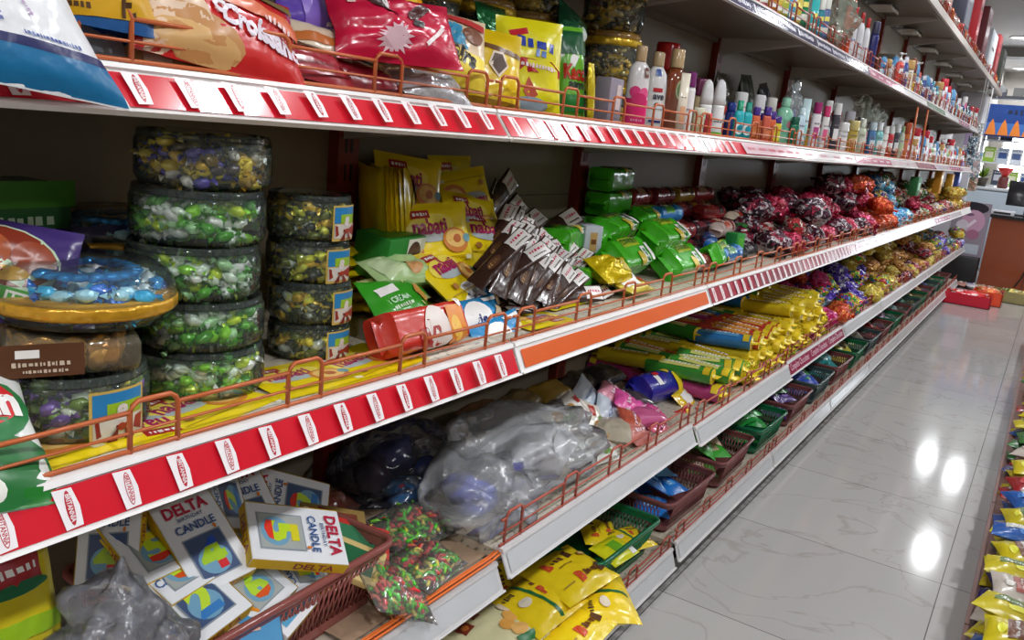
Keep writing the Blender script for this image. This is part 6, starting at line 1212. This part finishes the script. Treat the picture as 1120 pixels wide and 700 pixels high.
# wall shelves and bright back at the end of the shop
b = MB(); b.box((-1.1, 0, 0), (3.4, .4, .9), mat((70, 66, 70))); b.box((-1.1, -.02, .9), (3.4, .42, .94), mat((200, 206, 214), 'gloss')); o = b.build('back_counter', None, 'long dark back counter under the bright glass at the end of the shop', 'counter'); o.location = (0, 14.2, 0)
for i in range(5):
    b = MB(); em = mat((244, 248, 255), 'emit'); b.box((0, 0, 0), (.82, .03, 1.0), WHITE)
    b.box((.03, -.004, .03), (.79, 0, .97), em if False else None or mat((236, 242, 250), 'glow'))
    o = b.build('lit_window', None, 'bright glowing window panel behind the back counter, %s from the left' % ['first', 'second', 'third', 'fourth', 'fifth'][i], 'window', 'bright window panels'); o.location = (-.98+.86*i, 16.6, .75)
m = MATS[((236, 242, 250), 'glow')]; B_ = m.node_tree.nodes['Principled BSDF']; B_.inputs['Emission Color'].default_value = (.85, .93, 1, 1); B_.inputs['Emission Strength'].default_value = 9
b = MB(); b.box((0, 0, 0), (1.9, .05, .42), mat((36, 70, 140), 'gloss'))
it = [('rect', 0, -.12, 1.9, .18, INK(60, 110, 180))]
for q in range(13): it += [('poly', [(-.93+q*.145, -.21), (-.89+q*.145, -.04), (-.862+q*.145, .02), (-.834+q*.145, -.04), (-.79+q*.145, -.21)], INK(226, 130, 50))]
it += [('rect', 0, -.2, 1.9, .02, INK(30, 40, 90)), ('scrib', -.2, .12, 1.0, .08, INK(30, 40, 70))]
deco(b, lambda u, v, e: Vector((.95+u*.95, -e-.001, .21+v*.21)), .95, .21, it); o = b.build('banner', None, 'blue banner with an orange scalloped pattern over the bright windows', 'banner'); o.location = (-1.05, 13.4, 1.62)
b = MB(); b.box((0, 0, 0), (1.9, .25, .04), mat((60, 60, 70))); 
for q in range(9): b.box((.05+q*.2, .02, .04), (.17+q*.2, .2, .12+.03*(q % 3)), mat([(70, 76, 90), (110, 110, 110), (50, 60, 80)][q % 3]))
o = b.build('cluttered_ledge', None, 'dark ledge with grey boxes above the blue banner', 'ledge'); o.location = (-1.05, 13.45, 2.12)
b = MB()
for q in range(5): b.add([(-.2+q*.07, 0, .10), (-.13+q*.07, 0, .11), (-.16+q*.07, -.06, -.04-.02*(q % 2))], [(0, 1, 2)], mat((240, 244, 248), 'gloss'))
b.blob((0, 0, .08), (.20, .05, .05), mat((240, 244, 248), 'gloss'), None, .3, 4, 2, 2); b.tube([(0, 0, -.62), (0, 0, .1)], .012, WHITE, 6)
o = b.build('white_hanging', None, 'bright white crumpled hanging above the pillar past the topmost canopy', 'hanging'); P_ = onp = atx(1068, 100, -.95); o.location = (-.93, 11.2, 1.99)
# things on back counter
for i, (px, c1, c2) in enumerate([(1086, (220, 50, 50), (120, 60, 60)), (1076, (90, 110, 70), (140, 150, 120))]):
    g = empty('tabletop_machine' if i == 0 else 'potted_plant', ['red topped glass dispenser on the freezer lid', 'yellow-green leafy plant at the left end of the freezer'][i], ['dispenser', 'plant'][i])
    if i == 0:
        b = MB(); b.lathe([(.05, 0), (.06, .01), (.055, .12), (.04, .14)], mat(c2, 'gloss'), 18); b.build('base', g); b = MB(); b.lathe([(.03, .14), (.08, .22), (.085, .24), (.02, .245)], mat(c1, 'gloss'), 18); b.build('bowl', g); g.location = (-.60, 11.85, .971)
    else:
        b = MB(); b.lathe([(.05, 0), (.07, .10), (.06, .10), (.05, .09)], mat((70, 60, 50)), 16); b.build('pot', g); b = MB()
        for q in range(40):
            a = q*2.4; l_ = .10+.08*math.sin(q*1.7)**2; el = .3+.9*((q*.37) % 1); d_ = Vector((math.cos(a)*math.cos(el), math.sin(a)*math.cos(el), math.sin(el))); s_ = d_.cross(Vector((0, 0, 1))).normalized()*.014
            p0 = Vector((0, 0, .10)); b.add([p0, p0+d_*l_*.5+s_, p0+d_*l_, p0+d_*l_*.5-s_], [(0, 1, 2, 3)], mat((140, 180, 40) if q % 3 else (60, 90, 40), 'gloss'))
        b.build('foliage', g); g.location = (-.82, 11.75, .971)
SH = [((226, 232, 240), (90, 110, 160)), ((60, 70, 90), (200, 200, 210)), ((150, 190, 60), (230, 230, 200)), ((200, 210, 220), (60, 90, 150))]
SP = []
for i, (c1, c2) in enumerate(SH):
    b = MB(); carton(b, .14, .10, .20, mat(c1, 'card'), front=[('rect', 0, 0, .1, .08, INK(*c2)), ('scrib', 0, .07, .1, .02, INK(*c2))]); SP.append([b.build('shop_carton'), 0])
b = MB()
for z, xe in ((0, .97), (.30, .97), (.60, .97)): b.box((0, 0, z), (xe, .3, z+.02), mat((210, 214, 220), 'gloss'))
for x in (0, .94): b.box((x, .0, -.9), (x+.03, .3, .95), mat((190, 196, 204), 'gloss'))
o = b.build('wall_shelf', None, 'pale open shelves with cartons before the bright windows', 'shelf'); o.location = (-1.04, 13.5, .96)
for z in range(3):
    for q in range(11):
        if (q*7+z*3) % 4 == 0 or (z == 1 and q > 4) or (z == 2 and q > 3) or q > 4: continue
        i = (q+z*2) % 4; p_ = SP[i]; o = p_[0] if not p_[1] else clone(p_[0]); p_[1] = 1
        tag(o, '%s carton on the %s of the pale shelves at the shop end' % (['white and blue', 'slate', 'lime green', 'pale blue'][i], ['lowest board', 'middle board', 'top board'][z]), 'carton', 'cartons on the far open shelves'); o.location = (-.93+q*.165, 13.62, .96+.02+.3*z+.1); o.rotation_euler.z = 0
